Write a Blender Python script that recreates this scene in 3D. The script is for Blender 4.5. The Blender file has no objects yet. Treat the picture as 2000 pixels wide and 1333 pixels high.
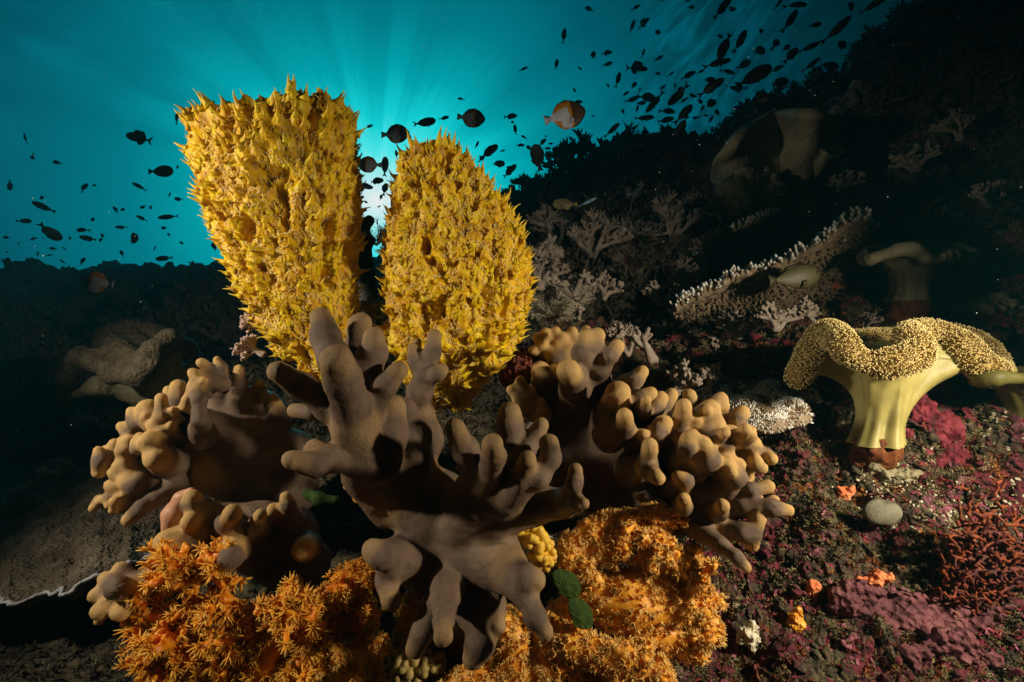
import bpy, math, random
import numpy as np
import openvdb
from mathutils import Vector, Matrix

C = bpy.context.scene
COL = C.collection
rad = math.radians
F = 1000.0

def P(px, py, d):
    """a point d metres in front of the camera seen at this place of the 2000x1333 photograph"""
    return np.array([(px - 1000) / F * d, d, (666.5 - py) / F * d])

# ------------------------------------------------------------------ camera
cam = bpy.data.cameras.new("camera")
cam.lens = 18; cam.sensor_width = 36; cam.clip_start = 0.02; cam.clip_end = 200
camo = bpy.data.objects.new("camera", cam); COL.objects.link(camo)
camo.rotation_euler = (rad(90), 0, 0)
C.camera = camo
C.view_settings.view_transform = 'Standard'
C.view_settings.look = 'None'
C.view_settings.exposure = 0
C.view_settings.gamma = 1
C.cycles.use_denoising = True
C.cycles.max_bounces = 5
C.cycles.diffuse_bounces = 2
C.cycles.volume_bounces = 0
C.cycles.transparent_max_bounces = 6
C.cycles.caustics_reflective = False
C.cycles.caustics_refractive = False
C.cycles.sample_clamp_indirect = 3

# ------------------------------------------------------------------ world: open water with the sun behind the sponges
SUN = P(735, 392, 1.0); SUN = SUN / np.linalg.norm(SUN)
W = bpy.data.worlds.new("World"); C.world = W
W.use_nodes = True
def build_world():
    nt = W.node_tree; N = nt.nodes; L = nt.links; N.clear()
    out = N.new('ShaderNodeOutputWorld'); bg = N.new('ShaderNodeBackground')
    L.new(bg.outputs[0], out.inputs[0])
    tc = N.new('ShaderNodeTexCoord')
    def dot(v):
        n = N.new('ShaderNodeVectorMath'); n.operation = 'DOT_PRODUCT'
        L.new(tc.outputs['Generated'], n.inputs[0]); n.inputs[1].default_value = tuple(v)
        return n.outputs['Value']
    def m(op, a, b=None, c=None, clamp=False):
        n = N.new('ShaderNodeMath'); n.operation = op; n.use_clamp = clamp
        for i, v in enumerate((a, b, c)):
            if v is None: continue
            if isinstance(v, (int, float)): n.inputs[i].default_value = v
            else: L.new(v, n.inputs[i])
        return n.outputs[0]
    def mr(v, a, b, c, d, smooth=True):
        n = N.new('ShaderNodeMapRange'); n.interpolation_type = 'SMOOTHSTEP' if smooth else 'LINEAR'
        L.new(v, n.inputs[0])
        for i, x in enumerate((a, b, c, d)): n.inputs[i + 1].default_value = x
        return n.outputs[0]
    s = SUN
    r = np.cross(s, (0, 0, 1)); r /= np.linalg.norm(r)
    t = np.cross(r, s)
    ax, az, c = dot(r), dot(t), dot(s)
    th = m('ARCCOSINE', m('MINIMUM', c, 0.99999))
    ln = m('MAXIMUM', m('SQRT', m('ADD', m('MULTIPLY', ax, ax), m('MULTIPLY', az, az))), 1e-4)
    ux = m('MULTIPLY', m('DIVIDE', ax, ln), th); uz = m('MULTIPLY', m('DIVIDE', az, ln), th)
    # elongated sideways
    q = m('SQRT', m('ADD', m('MULTIPLY', m('MULTIPLY', ux, ux), 0.62), m('MULTIPLY', m('MULTIPLY', uz, uz), 1.0)))
    # rays: noise that depends only on the angle round the sun
    comb = N.new('ShaderNodeCombineXYZ')
    L.new(m('DIVIDE', ax, ln), comb.inputs[0]); L.new(m('DIVIDE', az, ln), comb.inputs[1])
    nz = N.new('ShaderNodeTexNoise'); nz.inputs['Scale'].default_value = 5.5; nz.inputs['Detail'].default_value = 4
    nz.inputs['Roughness'].default_value = 0.62
    L.new(comb.outputs[0], nz.inputs['Vector'])
    ray = mr(nz.outputs[0], 0.32, 0.68, -1, 1)
    near = mr(th, 0.02, 0.16, 0, 1); far = mr(th, 0.2, 0.75, 1, 0)
    up = mr(uz, -0.06, 0.1, 0, 1)
    amt = m('MULTIPLY', m('MULTIPLY', near, far), up)
    q2 = m('SUBTRACT', q, m('MULTIPLY', m('MULTIPLY', ray, amt), 0.023))
    # soft large scale unevenness
    n2 = N.new('ShaderNodeTexNoise'); n2.inputs['Scale'].default_value = 3.2; n2.inputs['Detail'].default_value = 3
    L.new(tc.outputs['Generated'], n2.inputs['Vector'])
    q3 = m('ADD', q2, m('MULTIPLY', m('SUBTRACT', n2.outputs[0], 0.5), m('MULTIPLY', q2, 0.16)))
    ramp = N.new('ShaderNodeValToRGB'); L.new(m('DIVIDE', q3, 1.6), ramp.inputs[0])
    stops = [(0, (1, 1, 1)), (.04, (.50, 1, 1)), (.085, (.09, .95, .95)), (.14, (.008, .74, .77)), (.21, (0, .43, .48)),
             (.30, (0, .215, .27)), (.42, (0, .096, .138)), (.56, (0, .050, .076)), (.75, (.001, .022, .034)), (1.1, (.001, .008, .011)), (1.55, (0, .002, .003))]
    el = ramp.color_ramp.elements
    while len(el) > 1: el.remove(el[-1])
    el[0].position = 0; el[0].color = (*stops[0][1], 1)
    for p, cc in stops[1:]:
        e = el.new(p / 1.6); e.color = (*cc, 1)
    # the rippled underside of the surface, seen up on the right and faintly up on the left
    dx, dy, dz = dot((1, 0, 0)), dot((0, 1, 0)), dot((0, 0, 1))
    yy = m('MAXIMUM', dy, 0.05)
    gx, gz = m('DIVIDE', dx, yy), m('DIVIDE', dz, yy)
    a = rad(52)
    p1 = m('ADD', m('MULTIPLY', gx, math.cos(a)), m('MULTIPLY', gz, math.sin(a)))
    p2 = m('ADD', m('MULTIPLY', gx, -math.sin(a)), m('MULTIPLY', gz, math.cos(a)))
    cb = N.new('ShaderNodeCombineXYZ'); L.new(m('MULTIPLY', p1, 7.0), cb.inputs[0]); L.new(m('MULTIPLY', p2, 24.0), cb.inputs[1])
    rp = N.new('ShaderNodeTexNoise'); rp.inputs['Scale'].default_value = 1.0; rp.inputs['Detail'].default_value = 5; rp.inputs['Distortion'].default_value = 1.3
    rp.inputs['Roughness'].default_value = 0.62
    L.new(cb.outputs[0], rp.inputs['Vector'])
    rv = mr(rp.outputs[0], 0.36, 0.70, -0.35, 1.15)
    mask = m('MULTIPLY', mr(m('ADD', gx, m('MULTIPLY', gz, -0.15)), 0.08, 0.3, 0, 1), mr(gx, 0.42, 0.75, 1, 0.15))
    lmask = m('MULTIPLY', m('MULTIPLY', mr(gx, -0.95, -0.6, 0.25, 0), mr(gz, 0.35, 0.65, 0, 1)), 1.0)
    n3 = N.new('ShaderNodeTexNoise'); n3.inputs['Scale'].default_value = 9; n3.inputs['Detail'].default_value = 4; n3.inputs['Distortion'].default_value = 0.6
    sc = N.new('ShaderNodeVectorMath'); sc.operation = 'MULTIPLY'; sc.inputs[1].default_value = (1, 1, 2.2)
    L.new(tc.outputs['Generated'], sc.inputs[0]); L.new(sc.outputs[0], n3.inputs['Vector'])
    lm = m('MULTIPLY', mr(n3.outputs[0], .45, .7, 0, 1), m('MULTIPLY', mr(gx, -0.95, -0.45, 0.42, 0), mr(gz, 0.3, 0.55, 0, 1)))
    gain = m('ADD', m('ADD', 1.0, m('MULTIPLY', rv, mask)), lm)
    # the water darkens towards the reef wall on the right
    right = mr(gx, 0.10, 0.80, 1, 0.16)
    back = mr(dy, -0.3, 0.4, 0.12, 1)
    low = mr(dz, -0.30, 0.05, 0.03, 1)
    tot = m('MULTIPLY', m('MULTIPLY', m('MULTIPLY', gain, right), back), low)
    mx = N.new('ShaderNodeVectorMath'); mx.operation = 'SCALE'
    L.new(ramp.outputs[0], mx.inputs[0]); L.new(tot, mx.inputs['Scale'])
    L.new(mx.outputs[0], bg.inputs[0]); bg.inputs[1].default_value = 1.2
build_world()

# sun through the water, behind the sponges
sl = bpy.data.lights.new("sun", 'SUN'); sl.energy = 0.12; sl.angle = rad(8); sl.color = (0.25, 0.95, 1.0)
so = bpy.data.objects.new("sun", sl); COL.objects.link(so)
so.rotation_euler = Vector(-SUN).to_track_quat('-Z', 'Y').to_euler()

# the photographer's two strobes, held out to the left and to the right
def strobe(name, pos, aim, power, angle, color, size, blend=1.0):
    l = bpy.data.lights.new(name, 'SPOT'); l.energy = power; l.spot_size = rad(angle); l.spot_blend = blend
    l.color = color; l.shadow_soft_size = size
    o = bpy.data.objects.new(name, l); COL.objects.link(o)
    o.location = pos
    o.rotation_euler = (Vector(aim) - Vector(pos)).to_track_quat('-Z', 'Y').to_euler()
strobe("strobe_left", (-0.95, 0.30, 0.24), (-0.44, 0.66, 0.02), 29, 92, (1, 0.90, 0.74), 0.03)
strobe("strobe_right", (0.84, 0.25, 0.13), (0.44, 0.66, -0.12), 40, 108, (1, 0.88, 0.68), 0.03)

# ------------------------------------------------------------------ helpers
def tag(o, label=None, cat=None, group=None, kind=None):
    if label: o['label'] = label
    if cat: o['category'] = cat
    if group: o['group'] = group
    if kind: o['kind'] = kind
    return o

def link(name, me, mats=None, parent=None):
    o = bpy.data.objects.new(name, me); COL.objects.link(o)
    if mats is not None:
        for m_ in (mats if isinstance(mats, (list, tuple)) else [mats]): me.materials.append(m_)
    if parent is not None: o.parent = parent
    return o

def empty(name, loc=(0, 0, 0)):
    o = bpy.data.objects.new(name, None); COL.objects.link(o); o.empty_display_size = 0.02
    o.location = loc
    return o

def mesh_np(name, V, Fc, mi=None, smooth=True):
    """Fc: (n,k) int array, or a list of such arrays"""
    if not isinstance(Fc, (list, tuple)): Fc = [Fc]
    Fc = [np.asarray(f, np.int32) for f in Fc if len(f)]
    me = bpy.data.meshes.new(name)
    V = np.ascontiguousarray(V, np.float32)
    me.vertices.add(len(V)); me.vertices.foreach_set('co', V.ravel())
    loops = np.concatenate([f.ravel() for f in Fc])
    tot = np.concatenate([np.full(len(f), f.shape[1], np.int32) for f in Fc])
    start = np.concatenate([[0], np.cumsum(tot)[:-1]]).astype(np.int32)
    me.loops.add(len(loops)); me.loops.foreach_set('vertex_index', loops)
    me.polygons.add(len(tot)); me.polygons.foreach_set('loop_start', start); me.polygons.foreach_set('loop_total', tot)
    me.update(calc_edges=True); me.validate()
    if smooth: me.polygons.foreach_set('use_smooth', np.ones(len(me.polygons), bool))
    if mi is not None and len(mi) == len(me.polygons): me.polygons.foreach_set('material_index', np.asarray(mi, np.int32))
    me.update()
    return me

def normals(me):
    n = np.empty(len(me.vertices) * 3, np.float32); me.vertices.foreach_get('normal', n); return n.reshape(-1, 3)
def coords(me):
    n = np.empty(len(me.vertices) * 3, np.float32); me.vertices.foreach_get('co', n); return n.reshape(-1, 3)

def _h(ix, iy, iz, seed):
    n = (ix * 374761393 + iy * 668265263 + iz * 2147483647 + seed * 1274126177) & 0xffffffff
    n = ((n ^ (n >> 13)) * 1274126177) & 0xffffffff
    return ((n ^ (n >> 16)) & 0xffff) / 65535.0
def vnoise(p, seed=0):
    p = np.asarray(p, np.float64); i = np.floor(p).astype(np.int64); f = p - i; f = f * f * (3 - 2 * f)
    o = 0
    for dx in (0, 1):
        for dy in (0, 1):
            for dz in (0, 1):
                w = (f[:, 0] if dx else 1 - f[:, 0]) * (f[:, 1] if dy else 1 - f[:, 1]) * (f[:, 2] if dz else 1 - f[:, 2])
                o = o + w * _h(i[:, 0] + dx, i[:, 1] + dy, i[:, 2] + dz, seed)
    return o * 2 - 1
def fbm(p, oct=4, seed=0, gain=0.5):
    o = 0; a = 1.0; p = np.asarray(p, np.float64)
    for k in range(oct): o = o + a * vnoise(p * 2 ** k + 17.3 * k, seed + k); a *= gain
    return o

def sdf(chains, vox, k):
    """smooth union of tapered capsules; chains = lists of (x,y,z,r) in metres"""
    segs = []
    for ch in chains:
        ch = [np.asarray(c, float) for c in ch]
        if len(ch) == 1: segs.append((ch[0], ch[0]))
        for a, b in zip(ch[:-1], ch[1:]): segs.append((a, b))
    pad = k * 1.5 + 3 * vox
    lo = np.min([np.minimum(a[:3] - a[3], b[:3] - b[3]) for a, b in segs], 0) - pad
    hi = np.max([np.maximum(a[:3] + a[3], b[:3] + b[3]) for a, b in segs], 0) + pad
    n = np.ceil((hi - lo) / vox).astype(int) + 1
    G = np.full(n, pad, np.float32)
    ax = [lo[i] + vox * np.arange(n[i]) for i in range(3)]
    for a, b in segs:
        rr = max(a[3], b[3]) + pad
        i0 = np.maximum(((np.minimum(a[:3], b[:3]) - rr - lo) / vox).astype(int), 0)
        i1 = np.minimum(((np.maximum(a[:3], b[:3]) + rr - lo) / vox).astype(int) + 2, n)
        x = ax[0][i0[0]:i1[0], None, None] - a[0]; y = ax[1][None, i0[1]:i1[1], None] - a[1]; z = ax[2][None, None, i0[2]:i1[2]] - a[2]
        ba = b[:3] - a[:3]; bb = float(ba @ ba)
        if bb > 1e-12:
            h = np.clip((x * ba[0] + y * ba[1] + z * ba[2]) / bb, 0, 1)
        else:
            h = 0.0
        d = np.sqrt((x - ba[0] * h) ** 2 + (y - ba[1] * h) ** 2 + (z - ba[2] * h) ** 2) - (a[3] + (b[3] - a[3]) * h)
        g = G[i0[0]:i1[0], i0[1]:i1[1], i0[2]:i1[2]]
        hh = np.maximum(k - np.abs(g - d), 0) / k
        g[...] = np.minimum(g, d) - hh * hh * k * 0.25
    grid = openvdb.FloatGrid(float(pad)); grid.copyFromArray(G, tolerance=0.0)
    pts, quads = grid.convertToQuads(0.0)
    Q = quads.astype(np.int32)
    p = pts * vox; a, b, c, d = (p[Q[:, i]] for i in range(4))
    vol = np.einsum('ij,ij->i', a, np.cross(b, c)).sum() + np.einsum('ij,ij->i', a, np.cross(c, d)).sum()
    if vol < 0: Q = Q[:, ::-1]
    return p + lo, Q

def sdf_mesh(name, chains, vox, k, rough=0.0, rscale=40.0, seed=0, fine=0.0):
    V, Q = sdf(chains, vox, k)
    me = mesh_np(name, V, Q)
    if rough or fine:
        N_ = normals(me); V = coords(me)
        d = rough * fbm(V * rscale, 3, seed) + (fine * vnoise(V * rscale * 7, seed + 9) if fine else 0)
        V = V + N_ * d[:, None]
        me.vertices.foreach_set('co', V.astype(np.float32).ravel()); me.update()
    return me

def pxchains(chs, d, dscale=0.01):
    """chains written in photograph pixels (x, y, depth offset in cm, radius px) -> metres"""
    out = []
    for ch in chs:
        o = []
        for (x, y, z, r) in ch:
            dd = d + z * dscale
            o.append((*P(x, y, dd), r / F * dd))
        out.append(o)
    return out

def pick(V, N_, n, spacing, rng, cond=None):
    """evenly scattered vertices: indices at least about one spacing apart"""
    idx = np.arange(len(V)) if cond is None else np.nonzero(cond)[0]
    idx = rng.permutation(idx)
    cells = set(); out = []
    K = np.floor(V[idx] / spacing).astype(int)
    for i, kk in zip(idx, map(tuple, K)):
        if kk in cells: continue
        cells.add(kk); out.append(i)
        if len(out) >= n: break
    return np.array(out, int)

def frames(Z, rng, spin=True):
    Z = Z / np.maximum(np.linalg.norm(Z, axis=1, keepdims=True), 1e-9)
    R = rng.normal(size=Z.shape); X = np.cross(R, Z); X /= np.maximum(np.linalg.norm(X, axis=1, keepdims=True), 1e-9)
    Y = np.cross(Z, X)
    return np.stack([X, Y, Z], 2)   # columns

def stamp(templ, pts, Z, scale, rng):
    """copies of a template (V, [faces], mi) set on points with their z along Z, in one vertex array"""
    TV, TF, TM = templ
    B = frames(np.asarray(Z, float), rng)
    scale = np.broadcast_to(np.asarray(scale, float), (len(pts),))
    V = np.einsum('nij,vj->nvi', B * scale[:, None, None], TV) + np.asarray(pts)[:, None, :]
    n, nv = len(pts), len(TV)
    off = (np.arange(n) * nv)[:, None, None]
    Fs = [(f[None] + off).reshape(-1, f.shape[1]) for f in TF]
    mi = np.concatenate([np.tile(m_, n) for m_ in TM]) if TM is not None else None
    return V.reshape(-1, 3), Fs, mi

def tube_t(path, radii, sides=5, cap=True):
    path = np.asarray(path, float); n = len(path)
    T = np.gradient(path, axis=0); T /= np.maximum(np.linalg.norm(T, axis=1, keepdims=True), 1e-9)
    ref = np.array([0.31, 0.87, 0.38]) if abs(T[0] @ np.array([0.31, 0.87, 0.38])) < 0.9 else np.array([1., 0, 0])
    X = np.cross(T, ref); X /= np.linalg.norm(X, axis=1, keepdims=True); Y = np.cross(T, X)
    a = np.arange(sides) * 2 * np.pi / sides
    V = path[:, None] + (np.cos(a)[None, :, None] * X[:, None] + np.sin(a)[None, :, None] * Y[:, None]) * np.asarray(radii)[:, None, None]
    V = V.reshape(-1, 3); Q = []
    for i in range(n - 1):
        for j in range(sides):
            j2 = (j + 1) % sides
            Q.append((i * sides + j, i * sides + j2, (i + 1) * sides + j2, (i + 1) * sides + j))
    Tn = []
    if cap:
        V = np.vstack([V, path[-1] + T[-1] * radii[-1] * .6, path[0] - T[0] * radii[0] * .3])
        t_, b_ = len(V) - 2, len(V) - 1
        for j in range(sides):
            j2 = (j + 1) % sides
            Tn.append(((n - 1) * sides + j, (n - 1) * sides + j2, t_)); Tn.append((j2, j, b_))
    return V, np.array(Q), np.array(Tn).reshape(-1, 3)

def merge(parts):
    """[(V, Q, T, mat)] -> V, [Q, T], mi"""
    Vs, Qs, Ts, mq, mt, off = [], [], [], [], [], 0
    for V, Q, T, m_ in parts:
        Vs.append(V); Qs.append(np.asarray(Q).reshape(-1, 4) + off); Ts.append(np.asarray(T).reshape(-1, 3) + off)
        mq.append(np.full(len(Qs[-1]), m_)); mt.append(np.full(len(Ts[-1]), m_)); off += len(V)
    Q, T = np.vstack(Qs).astype(int), np.vstack(Ts).astype(int)
    return np.vstack(Vs), [Q, T], [np.concatenate(mq), np.concatenate(mt)]
def to_mesh(name, Tm, smooth=True):
    V, Fs, M_ = Tm
    Fk = [f for f in Fs if len(f)]
    mi = np.concatenate([m_ for f, m_ in zip(Fs, M_) if len(f)]) if M_ is not None and isinstance(M_, list) else M_
    return mesh_np(name, V, Fk, mi, smooth)

# ------------------------------------------------------------------ materials
def material(name, cols, scale=30, rough=0.6, bump=0.3, bscale=200, detail=5, sss=0.0, spec=0.4, contrast=(0.35, 0.65), bdist=0.002, vor=None, srad=(0.6, 0.3, 0.15), mixrough=0.5, emitless=True):
    m_ = bpy.data.materials.new(name); m_.use_nodes = True
    nt = m_.node_tree; N = nt.nodes; L = nt.links
    b = N['Principled BSDF']
    tc = N.new('ShaderNodeTexCoord')
    nz = N.new('ShaderNodeTexNoise'); nz.inputs['Scale'].default_value = scale; nz.inputs['Detail'].default_value = detail
    nz.inputs['Roughness'].default_value = mixrough + 0.1
    L.new(tc.outputs['Object'], nz.inputs['Vector'])
    r = N.new('ShaderNodeValToRGB'); L.new(nz.outputs[0], r.inputs[0])
    el = r.color_ramp.elements
    n = len(cols)
    for i, c in enumerate(cols):
        p = contrast[0] + (contrast[1] - contrast[0]) * (i / max(n - 1, 1))
        if i < 2: el[i].position = p; el[i].color = (*c, 1)
        else: e = el.new(p); e.color = (*c, 1)
    if n == 1: el[1].color = (*cols[0], 1)
    L.new(r.outputs[0], b.inputs['Base Color'])
    b.inputs['Roughness'].default_value = rough
    b.inputs['Specular IOR Level'].default_value = spec
    if sss:
        b.inputs['Subsurface Weight'].default_value = sss
        b.inputs['Subsurface Radius'].default_value = srad
        b.inputs['Subsurface Scale'].default_value = 0.012
    if bump:
        bn = N.new('ShaderNodeTexNoise'); bn.inputs['Scale'].default_value = bscale; bn.inputs['Detail'].default_value = 4
        L.new(tc.outputs['Object'], bn.inputs['Vector'])
        src = bn.outputs[0]
        if vor:
            v = N.new('ShaderNodeTexVoronoi'); v.inputs['Scale'].default_value = vor
            L.new(tc.outputs['Object'], v.inputs['Vector'])
            mm = N.new('ShaderNodeMath'); mm.operation = 'ADD'; L.new(v.outputs[0], mm.inputs[0]); L.new(bn.outputs[0], mm.inputs[1]); src = mm.outputs[0]
        bp = N.new('ShaderNodeBump'); bp.inputs['Strength'].default_value = bump; bp.inputs['Distance'].default_value = bdist
        L.new(src, bp.inputs['Height']); L.new(bp.outputs[0], b.inputs['Normal'])
    return m_

M = {}
M['leather'] = material('leather coral skin', [(.115, .072, .045), (.19, .122, .076), (.26, .172, .11)], 26, .55, .55, 380, sss=.06, spec=.30, vor=1100, bdist=.0013, contrast=(.3, .7))
def add_tips(m_, col):
    nt = m_.node_tree; N = nt.nodes; L = nt.links; b = N['Principled BSDF']
    src = b.inputs['Base Color'].links[0].from_socket
    at = N.new('ShaderNodeAttribute'); at.attribute_name = 'tip'
    mx = N.new('ShaderNodeMix'); mx.data_type = 'RGBA'; L.new(at.outputs['Fac'], mx.inputs[0]); L.new(src, mx.inputs[6]); mx.inputs[7].default_value = (*col, 1)
    L.new(mx.outputs[2], b.inputs['Base Color'])
add_tips(M['leather'], (.60, .365, .125))
M['sponge'] = material('yellow sponge', [(.42, .18, .001), (.80, .45, .002), (.93, .63, .005)], 40, .5, .4, 260, sss=.25, spec=.4, contrast=(.30, .62), srad=(1, .5, .05), bdist=.002)
add_tips(M['sponge'], (.97, .80, .20))
M['squiggle'] = material('pale threads', [(.86, .60, .16), (.96, .78, .34)], 60, .5, 0, spec=.3)
M['orange'] = material('orange soft coral', [(.90, .24, .006), (.97, .35, .015)], 60, .45, .2, 300, sss=.5, srad=(1, .45, .05), spec=.4)
M['orange2'] = material('apricot soft coral', [(.95, .33, .015), (.98, .48, .06)], 70, .45, .2, 300, sss=.5, srad=(1, .45, .05), spec=.4)
M['polyp'] = material('orange polyps', [(.97, .38, .02), (.99, .54, .08)], 90, .5, 0, sss=.15, spec=.3)
M['polyp2'] = material('apricot polyps', [(.98, .43, .05), (.99, .64, .20)], 90, .5, 0, sss=.15, spec=.3)
M['mouth'] = material('polyp mouths', [(.55, .05, .004), (.7, .09, .006)], 90, .6, 0)
M['stalk'] = material('mushroom coral stalk', [(.24, .20, .06), (.38, .32, .095), (.50, .43, .15)], 9, .5, .15, 60, sss=.3, spec=.35, srad=(1, .7, .1))
M['cap'] = material('mushroom coral cap', [(.30, .19, .045), (.42, .28, .07)], 60, .6, .3, 300)
M['captip'] = material('cap polyp tips', [(.62, .47, .16), (.76, .62, .28)], 60, .5, 0)
M['rust'] = material('rusty turf', [(.10, .028, .006), (.26, .075, .012)], 120, .8, .6, 500)
M['dimleather'] = material('dim leather coral', [(.22, .185, .10), (.36, .31, .18)], 14, .7, .6, 50, bdist=.012)
M['brownfuzz'] = material('brown velvet', [(.08, .058, .03), (.17, .13, .075)], 60, .8, 1, 160, bdist=.008)
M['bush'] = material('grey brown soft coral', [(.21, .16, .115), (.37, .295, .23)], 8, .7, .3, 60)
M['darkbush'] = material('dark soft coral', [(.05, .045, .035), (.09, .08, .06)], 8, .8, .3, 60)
M['white'] = material('white tips', [(.80, .76, .66), (.92, .89, .80)], 40, .6, .1, 200)
M['table'] = material('table coral brown', [(.18, .125, .07), (.38, .27, .16)], 40, .8, .5, 200)
M['pinkish'] = material('pinkish broccoli coral', [(.50, .33, .26), (.72, .55, .45)], 60, .6, .2, 300)
M['redsponge'] = material('brown red sponge', [(.14, .030, .015), (.30, .075, .04)], 60, .7, 1, 260, vor=300, bdist=.004)
M['crimson'] = material('crimson sponge', [(.06, .006, .010), (.18, .014, .026), (.28, .04, .055)], 40, .75, .8, 150, contrast=(.35, .6), bdist=.006)
M['mauve'] = material('mauve porous sponge', [(.07, .018, .022), (.16, .045, .05), (.22, .08, .075)], 25, .75, .8, 120, vor=130, bdist=.006)
M['flame'] = material('flame orange branches', [(.05, .005, .004), (.24, .045, .005)], 50, .7, .5, 200, contrast=(.4, .62))
M['grey'] = material('grey disc sponge', [(.17, .155, .10), (.24, .22, .15)], 60, .8, .5, 400)
M['bluegrey'] = material('blue grey sponge', [(.15, .17, .15), (.24, .26, .23)], 20, .8, .4, 100)
M['cream'] = material('cream grains', [(.68, .60, .38), (.80, .74, .55)], 60, .6, 0)
M['tunicate'] = material('orange tunicate', [(.72, .24, .01), (.90, .46, .05)], 50, .35, .2, 200, sss=.2)
M['coralorange'] = material('coral red sponge', [(.62, .13, .04), (.80, .28, .10)], 50, .6, .4, 200)
M['salmon'] = material('salmon leaf', [(.52, .24, .13), (.70, .38, .22)], 30, .5, .3, 120, sss=.2)
M['green'] = material('green algae', [(.014, .035, .004), (.05, .085, .012)], 90, .75, .8, 300, spec=.15)
M['yellowbead'] = material('yellow grape coral', [(.78, .42, .02), (.92, .62, .08)], 90, .45, .3, 400, sss=.2)
M['tanbead'] = material('tan grape coral', [(.36, .24, .06), (.52, .38, .12)], 90, .5, .3, 400)
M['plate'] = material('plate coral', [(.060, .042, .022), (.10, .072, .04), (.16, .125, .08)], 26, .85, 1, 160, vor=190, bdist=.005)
M['platerim'] = material('plate coral rim', [(.30, .30, .31), (.46, .46, .47)], 60, .7, .3, 200)
M['lime'] = material('olive yellow leather', [(.10, .09, .02), (.16, .14, .03)], 20, .6, .1, 60)
M['fish'] = material('dark fish', [(.022, .022, .020), (.045, .042, .038)], 4, .5, 0, spec=.3)
M['fishfin'] = material('dark fins', [(.02, .02, .018), (.03, .03, .028)], 4, .6, 0, spec=.2)
M['fwhite'] = material('fish white', [(.36, .36, .40), (.46, .46, .50)], 4, .5, 0, spec=.3)
M['forange'] = material('fish orange', [(.34, .13, .008), (.42, .18, .01)], 4, .5, 0, spec=.3)
M['fbrown'] = material('fish head brown', [(.035, .018, .008), (.06, .03, .01)], 4, .5, 0, spec=.3)
M['folive'] = material('fish olive', [(.085, .075, .03), (.13, .11, .04)], 4, .5, 0, spec=.4)
M['fyellow'] = material('fish yellow', [(.22, .17, .02), (.3, .24, .03)], 4, .5, 0)
M['fblue'] = material('fish blue', [(.12, .18, .26), (.2, .3, .4)], 4, .4, 0)
M['eye'] = material('fish eye', [(.004, .004, .004), (.01, .01, .01)], 4, .15, 0, spec=.8)
M['feather'] = material('feather arms', [(.30, .25, .16), (.55, .48, .34)], 90, .7, 0)
M['snow'] = material('drifting specks', [(.75, .72, .62), (.9, .88, .8)], 90, .5, 0)
mb = bpy.data.materials.new('air bubble'); mb.use_nodes = True
_b = mb.node_tree.nodes['Principled BSDF']; _b.inputs['Base Color'].default_value = (.75, .95, 1, 1); _b.inputs['Roughness'].default_value = .03
_b.inputs['Transmission Weight'].default_value = 1; _b.inputs['IOR'].default_value = 1.25
M['bubble'] = mb

def reef_material():
    m_ = bpy.data.materials.new('reef rock'); m_.use_nodes = True
    nt = m_.node_tree; N = nt.nodes; L = nt.links; b = N['Principled BSDF']
    tc = N.new('ShaderNodeTexCoord')
    def noise(sc, det=5, dist=0, off=0):
        mp = N.new('ShaderNodeVectorMath'); mp.operation = 'ADD'; mp.inputs[1].default_value = (off, off * .7, off * 1.3)
        L.new(tc.outputs['Object'], mp.inputs[0])
        n = N.new('ShaderNodeTexNoise'); n.inputs['Scale'].default_value = sc; n.inputs['Detail'].default_value = det
        n.inputs['Roughness'].default_value = .65; n.inputs['Distortion'].default_value = dist
        L.new(mp.outputs[0], n.inputs['Vector']); return n.outputs[0]
    def step(v, a, c):
        n = N.new('ShaderNodeMapRange'); n.interpolation_type = 'SMOOTHSTEP'; L.new(v, n.inputs[0])
        n.inputs[1].default_value = a; n.inputs[2].default_value = c; return n.outputs[0]
    def mul(a, c):
        n = N.new('ShaderNodeMath'); n.operation = 'MULTIPLY'; L.new(a, n.inputs[0]); L.new(c, n.inputs[1]); return n.outputs[0]
    def mix(f, a, c):
        n = N.new('ShaderNodeMix'); n.data_type = 'RGBA'
        L.new(f, n.inputs[0])
        for i, v in ((6, a), (7, c)):
            if isinstance(v, tuple): n.inputs[i].default_value = (*v, 1)
            else: L.new(v, n.inputs[i])
        return n.outputs[2]
    base = mix(step(noise(60, 6), .38, .62), (.03, .024, .013), (.13, .10, .05))
    # warm encrusting growth grows on the right hand slope only
    sx = N.new('ShaderNodeSeparateXYZ'); L.new(tc.outputs['Object'], sx.inputs[0])
    warm = step(sx.outputs[0], -.05, .3)
    c = mix(mul(step(noise(9, 5, .8), .47, .56), warm), base, mix(step(noise(70, 4, 0, 3), .4, .6), (.05, .008, .010), (.20, .028, .040)))
    c = mix(mul(step(noise(16, 5, 1, 5), .56, .63), warm), c, mix(step(noise(90, 4, 0, 3), .4, .6), (.13, .035, .05), (.34, .12, .14)))
    c = mix(mul(step(noise(20, 5, 1, 9), .61, .66), warm), c, mix(step(noise(90, 4, 0, 3), .4, .6), (.22, .07, .01), (.46, .16, .02)))
    c = mix(step(noise(26, 6, 1, 13), .60, .68), c, mix(step(noise(110, 4, 0, 3), .4, .6), (.10, .08, .03), (.34, .28, .15)))
    c = mix(mul(step(noise(70, 4, .5, 21), .70, .74), warm), c, (.55, .48, .32))
    L.new(c, b.inputs['Base Color']); b.inputs['Roughness'].default_value = .75
    b.inputs['Specular IOR Level'].default_value = .35
    bp = N.new('ShaderNodeBump'); bp.inputs['Strength'].default_value = 1; bp.inputs['Distance'].default_value = .008
    L.new(noise(110, 6), bp.inputs['Height']); L.new(bp.outputs[0], b.inputs['Normal'])
    return m_
M['reef'] = reef_material()

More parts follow.
